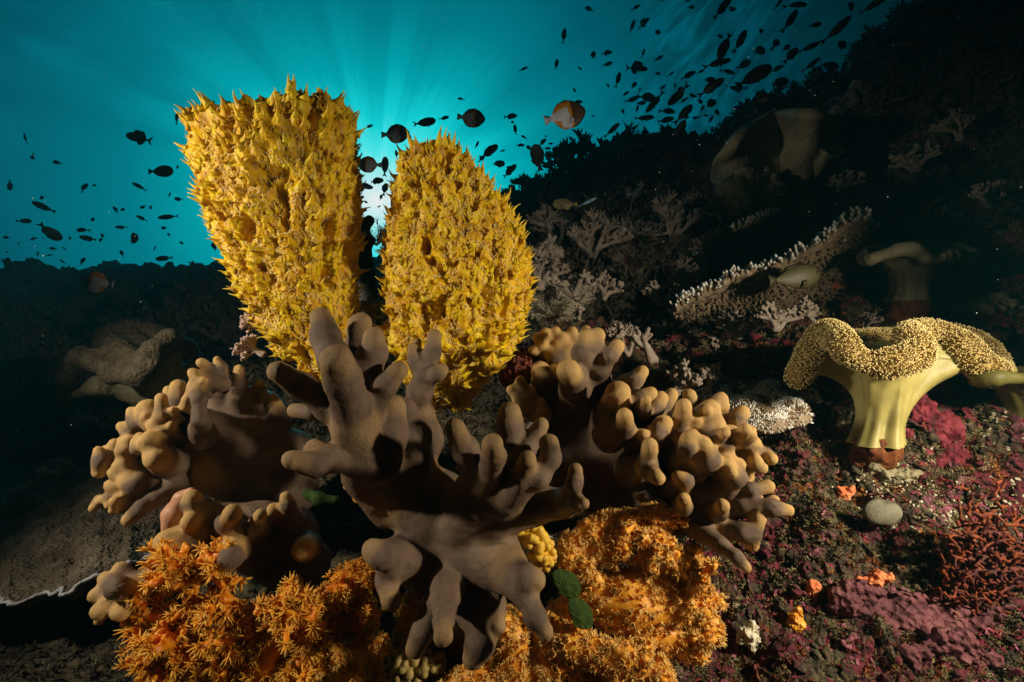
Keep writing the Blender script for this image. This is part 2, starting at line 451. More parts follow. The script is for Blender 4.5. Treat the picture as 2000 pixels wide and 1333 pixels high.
# ------------------------------------------------------------------ the seabed: a slope that climbs into a reef wall on the right
LM = [(-900, 1333, .5), (0, 1400, .50), (0, 1333, .62), (300, 1333, .62), (600, 1333, .62), (900, 1333, .60), (1200, 1333, .60), (1500, 1333, .60), (2000, 1333, .6), (2700, 1333, .6),
      (0, 1260, .74), (300, 1230, .74), (600, 1150, .74), (850, 1060, .82), (1100, 1020, .82), (1350, 1080, .74), (1600, 1060, .72), (2000, 1000, .74), (2700, 800, .74),
      (-700, 1000, 1.1), (0, 1000, 1.15), (200, 900, 1.25), (450, 820, 1.35), (700, 760, 1.5), (900, 740, 1.5), (1050, 740, 1.15), (1250, 780, 1.08), (1500, 840, .98), (1720, 880, .86), (2000, 790, .9), (2700, 500, .9),
      (-700, 800, 2), (0, 740, 2), (250, 700, 2.2), (600, 640, 2.5), (900, 640, 2), (1100, 620, 1.6), (1350, 640, 1.5), (1600, 600, 1.3), (1850, 600, 1.2), (2000, 550, 1.2), (2700, 200, 1.2),
      (-700, 640, 3.5), (0, 610, 3.5), (400, 590, 3.5), (750, 570, 3.5), (1000, 480, 3), (1200, 450, 2.5), (1400, 430, 2.3), (1650, 370, 1.9), (2000, 290, 1.8), (2700, 0, 1.8),
      (-700, 560, 6), (0, 548, 6), (200, 545, 6), (400, 540, 6), (700, 540, 6), (900, 440, 4.8), (1050, 372, 3.8), (1200, 345, 3.6), (1320, 335, 3.5), (1450, 290, 3.2), (1600, 220, 2.9), (1750, 130, 2.8), (1900, 40, 2.7), (2000, -20, 2.6), (2700, -350, 2.5),
      (-700, 640, 14), (0, 620, 14), (700, 600, 14), (1100, 560, 9), (1400, 500, 8), (1700, 400, 8), (2000, 300, 8), (2700, 0, 8), (1400, 640, 14), (2300, 640, 14)]
LM = np.array([((x - 1000) / F, math.log(d), (666.5 - y) / F) for x, y, d in LM])
def _tps():
    X = LM[:, :2] * np.array([1.0, 0.6]); n = len(X)
    r = np.linalg.norm(X[:, None] - X[None], axis=2)
    K = np.where(r > 0, r * r * np.log(np.maximum(r, 1e-9)), 0) + 2e-4 * np.eye(n)
    Pm = np.hstack([np.ones((n, 1)), X])
    A = np.block([[K, Pm], [Pm.T, np.zeros((3, 3))]])
    return X, np.linalg.solve(A, np.concatenate([LM[:, 2], np.zeros(3)]))
TX, TW = _tps()
def elev(u, ly):
    """height over distance of the seabed at x/y = u and log(y) = ly"""
    p = np.stack([u, ly * 0.6], -1); out = np.empty(len(p))
    for s in range(0, len(p), 40000):
        q = p[s:s + 40000]
        r2 = ((q[:, None] - TX[None]) ** 2).sum(2)
        K = np.where(r2 > 0, 0.5 * r2 * np.log(np.maximum(r2, 1e-12)), 0)
        out[s:s + 40000] = K @ TW[:len(TX)] + TW[len(TX)] + q @ TW[len(TX) + 1:]
    return out
def seabed():
    us = np.concatenate([np.linspace(-2.3, -1.08, 50)[:-1], np.linspace(-1.08, 1.08, 900), np.linspace(1.08, 2.3, 50)[1:]])
    ls = np.concatenate([np.linspace(math.log(.34), math.log(1.6), 430)[:-1], np.linspace(math.log(1.6), math.log(14), 230)])
    U, LY = np.meshgrid(us, ls, indexing='ij'); sh = U.shape
    U, LY = U.ravel(), LY.ravel(); Y = np.exp(LY)
    V = np.stack([U * Y, Y, elev(U, LY) * Y], 1)
    # relief: big lumps, knobs, crust
    amp = np.clip(Y, .5, 4)
    big = fbm(V * 2.2, 3, 5) * .05 * amp
    lump = np.abs(fbm(V * 7, 3, 11)) * .035 * amp + np.abs(fbm(V * 13, 3, 15)) * .028 * np.minimum(amp, 1)
    knob = np.maximum(fbm(V * 22, 3, 21), 0) ** 1.2 * .022 * np.minimum(amp, 1.6)
    crust = fbm(V * 75, 3, 31) * .0045
    side = np.clip((V[:, 0] + .1) / .5, 0.35, 1)
    d = big * np.clip((Y - .6) * 1.3, .12, 1) + (lump + knob) * side + crust
    nrm = np.stack([-.5 * np.clip(U + .2, 0, 1), -.45 * np.ones_like(U), np.ones_like(U)], 1); nrm /= np.linalg.norm(nrm, axis=1, keepdims=True)
    V = V + nrm * d[:, None]
    a = np.arange(sh[0] * sh[1]).reshape(sh)
    Q = np.stack([a[:-1, :-1], a[1:, :-1], a[1:, 1:], a[:-1, 1:]], -1).reshape(-1, 4)
    me = mesh_np('seabed', V, Q)
    o = link('seabed', me, M['reef']); tag(o, kind='structure')
    return me
SB = seabed()
SV, SN = coords(SB), normals(SB)
SPX = SV[:, 0] / SV[:, 1] * F + 1000; SPY = 666.5 - SV[:, 2] / SV[:, 1] * F
def ground(px, py):
    """the nearest point of the seabed seen at this place"""
    m_ = (np.abs(SPX - px) < 8) & (np.abs(SPY - py) < 8)
    if not m_.any(): return None
    i = np.nonzero(m_)[0]; i = i[np.argmin(SV[i, 1])]
    return SV[i], SN[i]
rng = np.random.default_rng(7)
# ------------------------------------------------------------------ yellow spiky tube sponges
def catmull(rows, t):
    rows = np.asarray(rows, float); s = rows[:, 0]
    return np.stack([np.interp(t, s, rows[:, k]) for k in range(1, rows.shape[1])], -1)
def smooth_interp(rows, t, w=0.025):
    return (catmull(rows, np.clip(t - w, 0, 1)) + catmull(rows, t) + catmull(rows, np.clip(t + w, 0, 1)) + catmull(rows, np.clip(t - 2 * w, 0, 1)) + catmull(rows, np.clip(t + 2 * w, 0, 1))) / 5
def sponge(label, prof, d, seed, ncon, flat=.8, nu=760, nv=450, squig=2600, dome=False, lean=0.0):
    """prof: rows (t, left x, left y, right x, right y) of the outline, from the base up to the rim"""
    r_ = np.random.default_rng(seed)
    ts = np.concatenate([np.linspace(0, 1, nv), np.linspace(1, .72, 70)[1:]])
    inner = np.concatenate([np.zeros(nv), np.linspace(0, 1, 69)])
    E_ = smooth_interp(prof, ts); E_ = E_ + np.array([8, 0, -9, 0]) + np.array([0, 4, 0, 4])
    A = np.array([P(x, y, d) for x, y in E_[:, :2]]); B = np.array([P(x, y, d) for x, y in E_[:, 2:]])
    c = (A + B) / 2; h = (B - A) / 2; hl = np.linalg.norm(h, axis=1)
    dep = hl * flat
    c[:, 1] += lean * ts
    sh = np.ones(len(ts)); sh[nv:] = 1 - .30 * np.minimum(inner[nv:] * 5, 1) - .25 * inner[nv:]
    a = np.linspace(0, 2 * np.pi, nu, endpoint=False)
    ea = np.sign(np.cos(a)) * np.abs(np.cos(a)) ** .92
    V = c[:, None] + h[:, None] * (ea[None, :, None] * sh[:, None, None]) + np.array([0, 1, 0.12])[None, None] * (np.sin(a)[None, :, None] * (dep * sh)[:, None, None])
    nvt = len(ts)
    idx = np.arange(nvt * nu).reshape(nvt, nu); nx = np.roll(idx, -1, 1)
    Q = np.stack([idx[:-1], nx[:-1], nx[1:], idx[1:]], -1).reshape(-1, 4)[:, ::-1]
    me = mesh_np('sponge_body', V.reshape(-1, 3), Q)
    Nn = normals(me); V = V.reshape(-1, 3)
    ctr = np.repeat(c, nu, 0)
    out = V - ctr; out /= np.linalg.norm(out, axis=1, keepdims=True)
    inn = np.repeat(inner, nu); tt = np.repeat(ts, nu)
    if (Nn[:nu * 100] * out[:nu * 100]).sum() < 0: Nn = -Nn; Q = Q[:, ::-1]
    # conules
    outer = inn == 0
    cand = pick(V, Nn, ncon, .0160, r_, outer & (tt > .01))
    cp = V[cand] + r_.normal(size=(len(cand), 3)) * .001
    hh = .0080 + .0070 * r_.random(len(cand)) ** 1.6
    hh *= np.where(tt[cand] > .9, 1.35, 1.0)
    ss = .0056 + .0030 * r_.random(len(cand))
    up = c[nv - 1] - c[0]; up /= np.linalg.norm(up)
    disp = np.zeros(len(V)); dirn = np.zeros((len(V), 3))
    warp = V + np.stack([fbm(V * 70, 2, 3), fbm(V * 70, 2, 4), fbm(V * 70, 2, 5)], 1) * .0022
    cN = Nn[cand] + up * (.55 + .5 * r_.random(len(cand)))[:, None] + r_.normal(size=(len(cand), 3)) * .18
    cN /= np.linalg.norm(cN, axis=1, keepdims=True)
    cell = .024
    # neighbour lists on a coarse grid keep this quick
    from collections import defaultdict
    G = defaultdict(list)
    for i, k in enumerate(map(tuple, np.floor(cp / cell).astype(int))): G[k].append(i)
    key = np.floor(warp / cell).astype(int)
    order = np.lexsort(key.T); ks = key[order]
    cut = np.nonzero(np.any(np.diff(ks, axis=0) != 0, axis=1))[0] + 1
    for grp in np.split(order, cut):
        k = key[grp[0]]; nb = []
        for dx in (-1, 0, 1):
            for dy in (-1, 0, 1):
                for dz in (-1, 0, 1): nb += G.get((k[0] + dx, k[1] + dy, k[2] + dz), [])
        if not nb: continue
        nb = np.array(nb)
        D = warp[grp][:, None] - cp[nb][None]
        al = D @ up
        r = np.sqrt(np.maximum((D ** 2).sum(2) - .55 * al ** 2, 0))
        e = hh[nb] * np.exp(-(r / ss[nb]) ** 1.0)
        disp[grp] = e.max(1) * .75 + e.sum(1) * .30
        w = e ** 2 + 1e-12
        dirn[grp] = (w[:, :, None] * cN[nb][None]).sum(1) / w.sum(1)[:, None]
    ln = np.linalg.norm(dirn, axis=1, keepdims=True); dirn = np.where(ln > 1e-6, dirn / np.maximum(ln, 1e-6), Nn)
    low = fbm(V * np.array([26, 26, 18]), 3, seed) * .0055
    pits = -np.clip(fbm(V * np.array([44, 44, 34]), 2, seed + 3) - .10, 0, .9) ** 1.3 * .028
    fine = fbm(V * 240, 2, seed + 8) * .0011
    flute = np.abs(fbm(V * np.array([55, 55, 12]), 2, seed + 5)) * -.004
    keep = np.where(outer, 1.0, .55 * np.exp(-inn * 6))
    W_ = V + Nn * ((low + pits + fine + flute) * np.where(outer, 1, .6))[:, None] + dirn * (disp * keep)[:, None]
    me = mesh_np('sponge_body', W_, Q)
    # pointed spines grow out of the mounds
    kk = np.concatenate([cand, pick(W_, Nn, 420, .0090, r_, outer & (tt > .02))])
    sd = np.vstack([cN, Nn[kk[len(cand):]] + up * .7 + r_.normal(size=(len(kk) - len(cand), 3)) * .25])
    ln_ = np.concatenate([.0065 + .0105 * r_.random(len(cand)) ** 1.6, .004 + .005 * r_.random(len(kk) - len(cand))]) * np.where(tt[kk] > .93, 1.3, 1)
    TSP = []
    for q_ in range(4):
        t_ = np.linspace(0, 1, 6); bx, by = r_.normal(size=2) * .10
        TSP.append(tube_t(np.stack([bx * np.sin(t_ * 3) + r_.normal() * .12 * t_ ** 2, by * t_ ** 2 + .10 * t_ ** 2, t_ * 1.22 - .22], 1), [.42, .25, .15, .09, .05, .015], 7))
    Vs, Qs, Ts, tp, off = [W_], [Q], [], [np.zeros(len(W_))], len(W_)
    for q_ in range(4):
        v_, f_, t3_ = TSP[q_]; se = np.arange(q_, len(kk), 4)
        sv, sf, _ = stamp((v_, [f_, t3_], None), W_[kk[se]], sd[se], ln_[se], r_)
        wd = sv.reshape(len(se), -1, 3)
        sv = sv + fbm(sv * 300, 2, 6)[:, None] * .0006
        tpl = np.tile(np.clip(v_[:, 2] - .35, 0, 1) ** 1.3, len(se)) * np.repeat(np.clip(ln_[se] / .016, .2, 1), len(v_))
        Vs.append(sv); Qs.append(sf[0] + off); Ts.append(sf[1] + off); tp.append(tpl); off += len(sv)
    me = mesh_np('sponge_body', np.vstack(Vs), [np.vstack(Qs), np.vstack(Ts)])
    at_ = me.attributes.new('tip', 'FLOAT', 'POINT'); at_.data.foreach_set('value', np.concatenate(tp).astype(np.float32))
    root = empty('tube_sponge', tuple(c[0])); tag(root, label, 'sponge')
    loc = Vector(c[0]).copy()
    def put(name, me_, mats):
        o = link(name, me_, mats, root); v = coords(me_) - np.array(loc); me_.vertices.foreach_set('co', v.astype(np.float32).ravel()); me_.update(); return o
    V2, N2 = coords(me)[:len(W_)], normals(me)[:len(W_)]
    # pale thread-like worms on the skin
    ok = outer & (V2[:, 1] < d + .03 + lean) & (disp < .012) & (disp > .0012)
    pk = pick(V2, N2, squig, .0056, r_, ok)
    T0 = []
    for k in range(6):
        ph = r_.random() * 6; t = np.linspace(-1, 1, 5)
        path = np.stack([t * .5, .28 * np.sin(t * 1.8 + ph), .05 + .10 * (1 - t * t)], 1)
        v, q, tr = tube_t(path, [.07, .085, .085, .08, .055], 4)
        T0.append((v, [q, tr], [np.zeros(len(q), int), np.zeros(len(tr), int)]))
    parts = []
    for k in range(6):
        sel = pk[k::6]
        v, fs, mi = stamp(T0[k], V2[sel] + N2[sel] * .0003, N2[sel], 0.0050 + .0032 * r_.random(len(sel)), r_)
        parts.append((v, fs[0], fs[1], 0))
    tm = merge(parts)
    put('surface_threads', to_mesh('surface_threads', tm), M['squiggle']).__setitem__('kind', 'stuff')
    put('sponge_body', me, M['sponge'])
    return root
sponge('tall yellow spiky tube sponge leaning left with a wide open top',
       [(0, 606, 770, 660, 775), (.08, 572, 715, 686, 725), (.2, 522, 645, 692, 660), (.35, 476, 572, 697, 582), (.5, 446, 500, 697, 505), (.65, 418, 425, 693, 420), (.8, 393, 350, 688, 325), (.93, 382, 285, 682, 240), (1, 386, 246, 664, 198)],
       .72, 11, 1300, lean=.02)
sponge('rounded yellow spiky sponge with a domed top standing right of the tall tube sponge',
       [(0, 850, 815, 895, 815), (.07, 822, 785, 935, 770), (.16, 790, 720, 985, 705), (.30, 764, 640, 1026, 625), (.45, 754, 560, 1036, 545), (.6, 753, 480, 1026, 462), (.74, 762, 405, 990, 396), (.86, 778, 345, 945, 347), (.94, 794, 316, 908, 318), (1, 814, 300, 872, 302)],
       .74, 23, 1300, flat=.72)

# ------------------------------------------------------------------ finger leather corals
def leather(name, label, chs, d, vox=.0024, k=.0062, parent=None, mat='leather', seed=1, group=None, cat='soft coral', tipw=1.0):
    chs = [c[:-1] + [(*c[-1][:3], max(c[-1][3] * 1.0, min(c[-2][3] * .86, c[-1][3] * 1.15) if len(c) > 1 else 0))] for c in chs]
    me = sdf_mesh(name, pxchains(chs, d, .016), vox, k, rough=.0012, rscale=60, seed=seed, fine=.00025)
    if mat == 'leather':
        V = coords(me); w = np.zeros(len(V))
        for c in pxchains(chs, d, .016):
            e, b = np.array(c[-1]), np.array(c[-2] if len(c) > 1 else c[-1])
            ax_ = e[:3] - b[:3]; L_ = np.linalg.norm(ax_) + 1e-6; t = np.clip(((V - b[:3]) @ ax_) / L_ ** 2, .35, 1)
            dd = np.linalg.norm(V - (b[:3] + t[:, None] * ax_), axis=1) - e[3]
            w = np.maximum(w, np.clip(1 - np.maximum(dd, 0) / .010, 0, 1) * np.clip((t - .35) / .65, 0, 1) ** .7)
        a = me.attributes.new('tip', 'FLOAT', 'POINT'); a.data.foreach_set('value', (w * tipw).astype(np.float32))
    o = link(name, me, M[mat], parent)
    if parent is None: tag(o, label, cat, group)
    return o
centre = [
 # trunk
 [(900, 1290, 9, 60), (900, 1180, 9, 75), (880, 1080, 6, 80), (850, 1000, 5, 78), (790, 950, 5, 70)],
 [(760, 985, 5, 45), (720, 925, 3, 48), (700, 880, 0, 46), (692, 830, -1, 42)],
 [(740, 905, 1, 42), (760, 850, 1, 36), (765, 800, 2, 26)],
 # upper left hand
 [(692, 840, -1, 42), (686, 790, -2, 36), (668, 740, -4, 36), (657, 705, -5, 27)],
 [(680, 780, -1, 32), (655, 700, -1, 30), (636, 660, 0, 29), (628, 622, 1, 19)],
 [(690, 790, 0, 34), (697, 700, 2, 27), (703, 634, 3, 21)],
 [(700, 800, 0, 38), (714, 730, 0, 30), (728, 690, 0, 28), (730, 662, 0, 20)],
 [(716, 806, 0, 34), (752, 752, -1, 22), (778, 724, -1, 18)],
 [(690, 830, 0, 38), (645, 795, -1, 30), (588, 755, -2, 25), (544, 728, -3, 20)],
 [(612, 806, 1, 17), (574, 803, 2, 11)],
 [(700, 900, 0, 36), (670, 893, -1, 27), (620, 908, -3, 23), (570, 900, -4, 19)],
 [(632, 890, -2, 24), (616, 878, -2, 20)],
 # folded ribbon behind
 [(745, 785, 4, 20), (790, 805, 5, 24), (818, 850, 5, 24), (815, 895, 4, 26), (770, 920, 4, 34)],
 [(800, 930, 5, 40), (830, 860, 7, 36), (815, 800, 8, 26)],
 # back branch
 [(812, 820, 8, 30), (820, 765, 7, 24), (832, 725, 7, 19), (845, 690, 7, 17), (848, 657, 7, 13)],
 [(832, 740, 7, 18), (812, 705, 7, 15), (808, 682, 7, 12)], [(812, 700, 7, 10), (816, 668, 8, 8)],
 [(828, 750, 7, 18), (855, 730, 6, 14), (864, 722, 6, 12)],
 # right hand
 [(900, 1030, 4, 70), (930, 975, 2, 50), (948, 930, 1, 42)],
 [(935, 930, 1, 30), (908, 880, -1, 25), (888, 838, -2, 18)],
 [(955, 930, 1, 28), (964, 895, -3, 23), (962, 868, -5, 20)],
 [(965, 930, 2, 30), (988, 880, 2, 25), (996, 835, 2, 26), (996, 806, 2, 21)],
 [(980, 960, 1, 36), (1010, 915, 1, 26), (1040, 858, 2, 17), (1056, 832, 2, 13)],
 [(990, 985, 1, 34), (1020, 935, -1, 23), (1030, 900, -2, 18)],
 [(1010, 960, 1, 26), (1050, 930, -1, 23), (1078, 895, -1, 19), (1072, 866, 0, 19)],
 [(960, 1010, 3, 50), (1040, 985, 4, 40), (1100, 985, 3, 26), (1128, 982, 0, 14), (1140, 984, -1, 12)],
 [(1105, 975, 3, 20), (1122, 945, 0, 16), (1124, 918, 0, 13)],
 # lower lobes
 [(850, 1080, 5, 60), (790, 1080, 3, 38), (745, 1085, 1, 27), (728, 1076, 1, 19)],
 [(800, 1100, 4, 45), (765, 1110, 2, 26), (757, 1135, 2, 21), (764, 1172, 1, 20)],
 [(880, 1170, 5, 55), (845, 1195, 2, 26), (828, 1232, 1, 23), (812, 1268, 1, 17)],
 [(885, 1130, 4, 50), (868, 1170, -1, 26), (866, 1215, -4, 19), (867, 1242, -5, 20)],
 [(915, 1160, 4, 60), (945, 1215, 1, 36), (938, 1255, 0, 30), (925, 1284, 0, 21)],
 [(930, 1150, 3, 45), (965, 1185, 1, 22), (974, 1225, 0, 14)],
 [(920, 1090, 3, 55), (985, 1120, 1, 34), (1024, 1160, -1, 24), (1046, 1205, -2, 20), (1065, 1234, -2, 16)],
 [(1000, 1110, 1, 30), (1030, 1130, -1, 24), (1047, 1133, -1, 18)],
 [(935, 1020, 4, 60), (975, 1075, 3, 40), (998, 1110, 1, 32)],
]
leather('leather_coral', 'large grey brown finger leather coral in the centre with a thick trunk and hanging lobes', centre, .52, seed=3, tipw=.4)

right = [
 [(1110, 880, 9, 95), (1140, 820, 9, 85), (1100, 770, 9, 55)],
 [(1090, 930, 9, 60), (1180, 920, 8, 62), (1260, 880, 6, 60), (1330, 880, 5, 45)],
 [(1150, 880, 8, 70), (1220, 850, 6, 60), (1290, 850, 6, 45)],
 [(1020, 1010, 10, 22), (1080, 990, 9, 26), (1160, 975, 8, 30), (1240, 985, 6, 36), (1320, 1010, 4, 34), (1400, 1030, 2, 28)],
 [(1010, 960, 10, 50), (1100, 950, 9, 55)],
 [(1260, 960, 6, 48), (1340, 960, 4, 42), (1410, 965, 3, 34)],
 [(1140, 760, 6, 50), (1146, 722, 4, 30), (1138, 690, 2, 23), (1144, 660, 2, 16)],
 [(1146, 700, 3, 22), (1160, 675, 2, 18), (1168, 656, 2, 15)],
 [(1160, 745, 5, 34), (1170, 718, 3, 24), (1190, 694, 2, 18), (1206, 676, 2, 15)],
 [(1130, 770, 5, 40), (1120, 740, 2, 26), (1110, 724, 0, 21)],
 [(1075, 780, 7, 34), (1062, 745, 6, 22), (1056, 725, 6, 16)],
 [(1150, 660, 6, 12), (1143, 645, 7, 9)],
 [(1200, 790, 5, 40), (1222, 752, 4, 20), (1240, 742, 3, 17), (1252, 728, 3, 15)],
 [(1215, 790, 4, 30), (1248, 778, 2, 16), (1270, 768, 2, 15)],
 [(1190, 830, 5, 45), (1203, 795, 2, 30), (1207, 770, 1, 25)],
 [(1190, 850, 3, 35), (1222, 838, 0, 20), (1220, 812, -1, 17)],
 [(1250, 830, 5, 34), (1279, 798, 3, 18), (1291, 778, 3, 16)],
 [(1290, 800, 5, 18), (1312, 772, 5, 12)],
 [(1310, 860, 5, 36), (1355, 800, 3, 16), (1346, 772, 3, 13)],
 [(1300, 870, 4, 34), (1326, 835, 1, 21), (1334, 795, 0, 18)],
 [(1255, 870, 4, 34), (1285, 843, 0, 20), (1297, 826, 0, 16)],
 [(1340, 880, 4, 34), (1385, 842, 1, 30), (1388, 800, 1, 18)],
 [(1380, 810, 3, 20), (1396, 792, 2, 14), (1409, 778, 2, 13)],
 [(1370, 870, 4, 30), (1415, 840, 3, 20), (1437, 820, 2, 16), (1449, 806, 2, 15)],
 [(1380, 890, 4, 28), (1416, 868, 1, 18), (1427, 846, 1, 17)],
 [(1410, 880, 4, 20), (1440, 862, 3, 14), (1456, 846, 3, 13)],
 [(1325, 900, 2, 26), (1344, 874, -1, 16), (1344, 858, -1, 14)],
 [(1340, 920, 3, 30), (1378, 895, 0, 26), (1374, 864, -1, 14)],
 [(1240, 920, 4, 40), (1264, 905, -1, 19), (1270, 872, -2, 16)],
 [(1264, 905, -1, 17), (1272, 925, -2, 17), (1284, 934, -3, 17)],
 [(1380, 900, 3, 22), (1405, 903, 1, 18), (1420, 907, 0, 18)],
 [(1400, 900, 4, 24), (1450, 880, 3, 18), (1472, 878, 2, 17), (1472, 866, 2, 13)],
 [(1470, 885, 3, 15), (1492, 888, 2, 14), (1507, 897, 1, 11)],
 [(1455, 895, 3, 14), (1474, 907, 1, 12), (1487, 915, 1, 12)],
 [(1370, 960, 3, 30), (1420, 955, 1, 20), (1437, 932, 0, 20), (1441, 908, 1, 14)],
 [(1410, 960, 3, 22), (1466, 957, 1, 15), (1500, 951, 1, 12)],
 [(1450, 948, 2, 10), (1466, 934, 2, 7)],
 [(1300, 960, 4, 30), (1337, 940, 0, 18), (1326, 932, 0, 15)],
 [(1390, 995, 3, 30), (1454, 990, 1, 20), (1508, 993, 0, 16), (1539, 997, 0, 13)],
 [(1495, 985, 1, 10), (1513, 976, 1, 9)],
 [(1380, 1010, 3, 26), (1406, 1000, 0, 17), (1411, 988, -1, 16)],
 [(1310, 1000, 4, 22), (1334, 990, 0, 17), (1335, 976, -1, 15)],
 [(1400, 1030, 2, 26), (1450, 1040, 0, 19), (1470, 1040, 0, 17), (1481, 1016, 0, 12)],
 [(1465, 1040, 0, 16), (1469, 1066, 0, 12)],
 [(1340, 1010, 3, 26), (1369, 1036, 1, 22), (1409, 1066, -1, 15), (1436, 1088, -2, 13), (1458, 1110, -2, 10)],
]
_g = np.random.default_rng(17)
for _ in range(34):
    _x = _g.uniform(1235, 1490); _y = 775 + (_x - 1235) * .38 + _g.uniform(-20, 170)
    _a = _g.uniform(-.6, 1.6); _l = _g.uniform(16, 30); _z = _g.uniform(-1, 2.5)
    right.append([(_x, _y, _z + 2.5, 15), (_x + _l * .6 * math.cos(_a), _y - _l * .6 * math.sin(_a) - 4, _z + .8, 11), (_x + _l * math.cos(_a), _y - _l * math.sin(_a) - 8, _z, 11.5)])
right = [[(x, y, z, r * .93 if z < 4.5 and r < 26 else r) for x, y, z, r in c] for c in right]
right = [[(x, y, z + (2.5 if z >= 5 else 0), r) for x, y, z, r in c] for c in right]
leather('leather_coral', 'broad brown leather coral on the right whose many short fingers glow tan at the tips', right, .58, seed=5)

left = [
 [(560, 900, 8, 62), (480, 890, 7, 78), (420, 860, 7, 72), (370, 870, 6, 52)],
 [(500, 820, 9, 60), (440, 800, 8, 55), (380, 830, 7, 42)],
 [(580, 960, 7, 40), (500, 950, 6, 48), (420, 920, 5, 46)],
 [(440, 780, 7, 36), (430, 745, 5, 16), (431, 722, 5, 13), (424, 704, 5, 8)],
 [(432, 740, 5, 15), (411, 721, 4, 10), (392, 708, 3, 8)],
 [(432, 750, 4, 18), (400, 740, 3, 13), (378, 728, 2, 9)],
 [(470, 790, 7, 34), (465, 752, 5, 14), (467, 722, 5, 8)],
 [(510, 800, 8, 30), (506, 762, 7, 11), (505, 748, 7, 9)],
 [(540, 820, 8, 30), (533, 780, 7, 10)],
 [(370, 830, 6, 34), (347, 790, 4, 20), (349, 758, 4, 14)],
 [(340, 790, 5, 14), (329, 764, 5, 9)],
 [(395, 850, 4, 30), (390, 820, 1, 14), (390, 780, 1, 13), (377, 756, 2, 9)],
 [(330, 850, 5, 34), (300, 820, 3, 22), (288, 800, 3, 20)],
 [(325, 840, 4, 20), (318, 808, 2, 13), (314, 780, 2, 11)],
 [(300, 850, 5, 22), (268, 826, 3, 13), (262, 818, 3, 13), (258, 804, 3, 9)],
 [(290, 860, 4, 18), (252, 850, 3, 11), (238, 834, 3, 11)],
 [(270, 870, 4, 14), (240, 880, 2, 10), (241, 862, 2, 11)], [(240, 880, 2, 10), (237, 900, 2, 10)],
 [(255, 868, 4, 9), (224, 868, 3, 11)], [(230, 885, 3, 9), (208, 880, 3, 11)],
 [(240, 900, 3, 10), (215, 910, 3, 10), (197, 900, 2, 14), (193, 922, 2, 13)], [(197, 895, 2, 11), (192, 880, 2, 7)],
 [(300, 880, 4, 16), (266, 878, 1, 9), (264, 862, 1, 9)],
 [(320, 880, 4, 30), (292, 862, 1, 18)], [(335, 905, 4, 32), (306, 894, 1, 21)],
 [(360, 930, 5, 34), (300, 945, 4, 26), (262, 945, 2, 21), (250, 938, 2, 16)],
 [(270, 955, 3, 18), (228, 952, 2, 10), (214, 948, 2, 8)], [(250, 965, 3, 14), (218, 968, 2, 9), (201, 976, 2, 9)],
 [(255, 968, 3, 14), (224, 980, 1, 10)], [(245, 985, 2, 12), (221, 998, 1, 8)],
 [(340, 950, 4, 26), (300, 978, 2, 15), (275, 992, 1, 14), (250, 1015, 1, 13)],
]
for _ in range(30):
    _t = _g.uniform(0, 1); _x = 400 - 190 * _t + _g.normal() * 14; _y = 760 + 200 * _t ** 1.1 + _g.normal() * 14
    _l = _g.uniform(12, 22); _a = math.pi * (.5 + .6 * _t) + _g.normal() * .4
    left.append([(_x + 14, _y + 8, 4.5, 13), (_x, _y, 2.5, 8.5), (_x + _l * math.cos(_a), _y - _l * math.sin(_a), 1.8, 8)])
left = [[(x, y, z + (2 if z >= 5 else 0), r) for x, y, z, r in c] for c in left]
leather('leather_coral', 'rounded leather coral on the left with clusters of small pale fingertips along its outer edge', left, .62, seed=8)

lowleft = [
 [(560, 1050, 8, 60), (500, 1040, 7, 58), (430, 1030, 6, 45), (400, 1040, 5, 38)],
 [(600, 1100, 9, 45), (540, 1090, 8, 50), (480, 1070, 7, 40)],
 [(400, 1010, 5, 32), (376, 985, 2, 18), (376, 974, 2, 16)], [(400, 1010, 4, 26), (370, 1020, 1, 15)],
 [(395, 1030, 3, 16), (386, 1042, 2, 9)],
 [(440, 1030, 4, 30), (443, 1024, 1, 18), (453, 1004, 0, 18)],
 [(500, 1040, 5, 30), (505, 1020, 1, 14), (508, 1008, 0, 14)], [(540, 1020, 6, 22), (534, 995, 4, 12)],
 [(570, 1030, 6, 26), (562, 988, 4, 13), (558, 970, 4, 10)],
 [(470, 1060, 5, 30), (456, 1062, 1, 18)], [(470, 1065, 4, 28), (448, 1090, 0, 23), (440, 1108, 0, 14)],
 [(430, 1050, 5, 40), (370, 1058, 2, 36), (334, 1068, 1, 36)],
 [(345, 1095, 3, 26), (310, 1120, 2, 22), (290, 1140, 1, 26), (262, 1160, 0, 25)],
 [(270, 1140, 1, 18), (240, 1115, 1, 12), (234, 1110, 1, 12)], [(265, 1150, 1, 22), (229, 1148, -1, 20), (206, 1130, 1, 11)],
 [(225, 1160, 0, 18), (190, 1162, 0, 16)], [(230, 1170, 0, 18), (200, 1190, -1, 19)], [(255, 1175, 0, 18), (236, 1196, -1, 17)], [(205, 1195, 1, 12), (194, 1212, 1, 10)],
 [(600, 1070, 6, 30), (593, 1074, 3, 19)],
]
leather('leather_coral', 'low leather coral at lower left with fat drooping lobes above the orange corals', lowleft, .55, seed=12)
leather('leather_coral', 'salmon coloured leaf peeping out between the two left hand leather corals',
        [[(330, 1040, 2, 14), (338, 1005, 2, 18), (356, 975, 2, 14), (372, 962, 2, 8)], [(350, 1040, 3, 16), (365, 1000, 3, 18)]], .60, mat='salmon', seed=14)
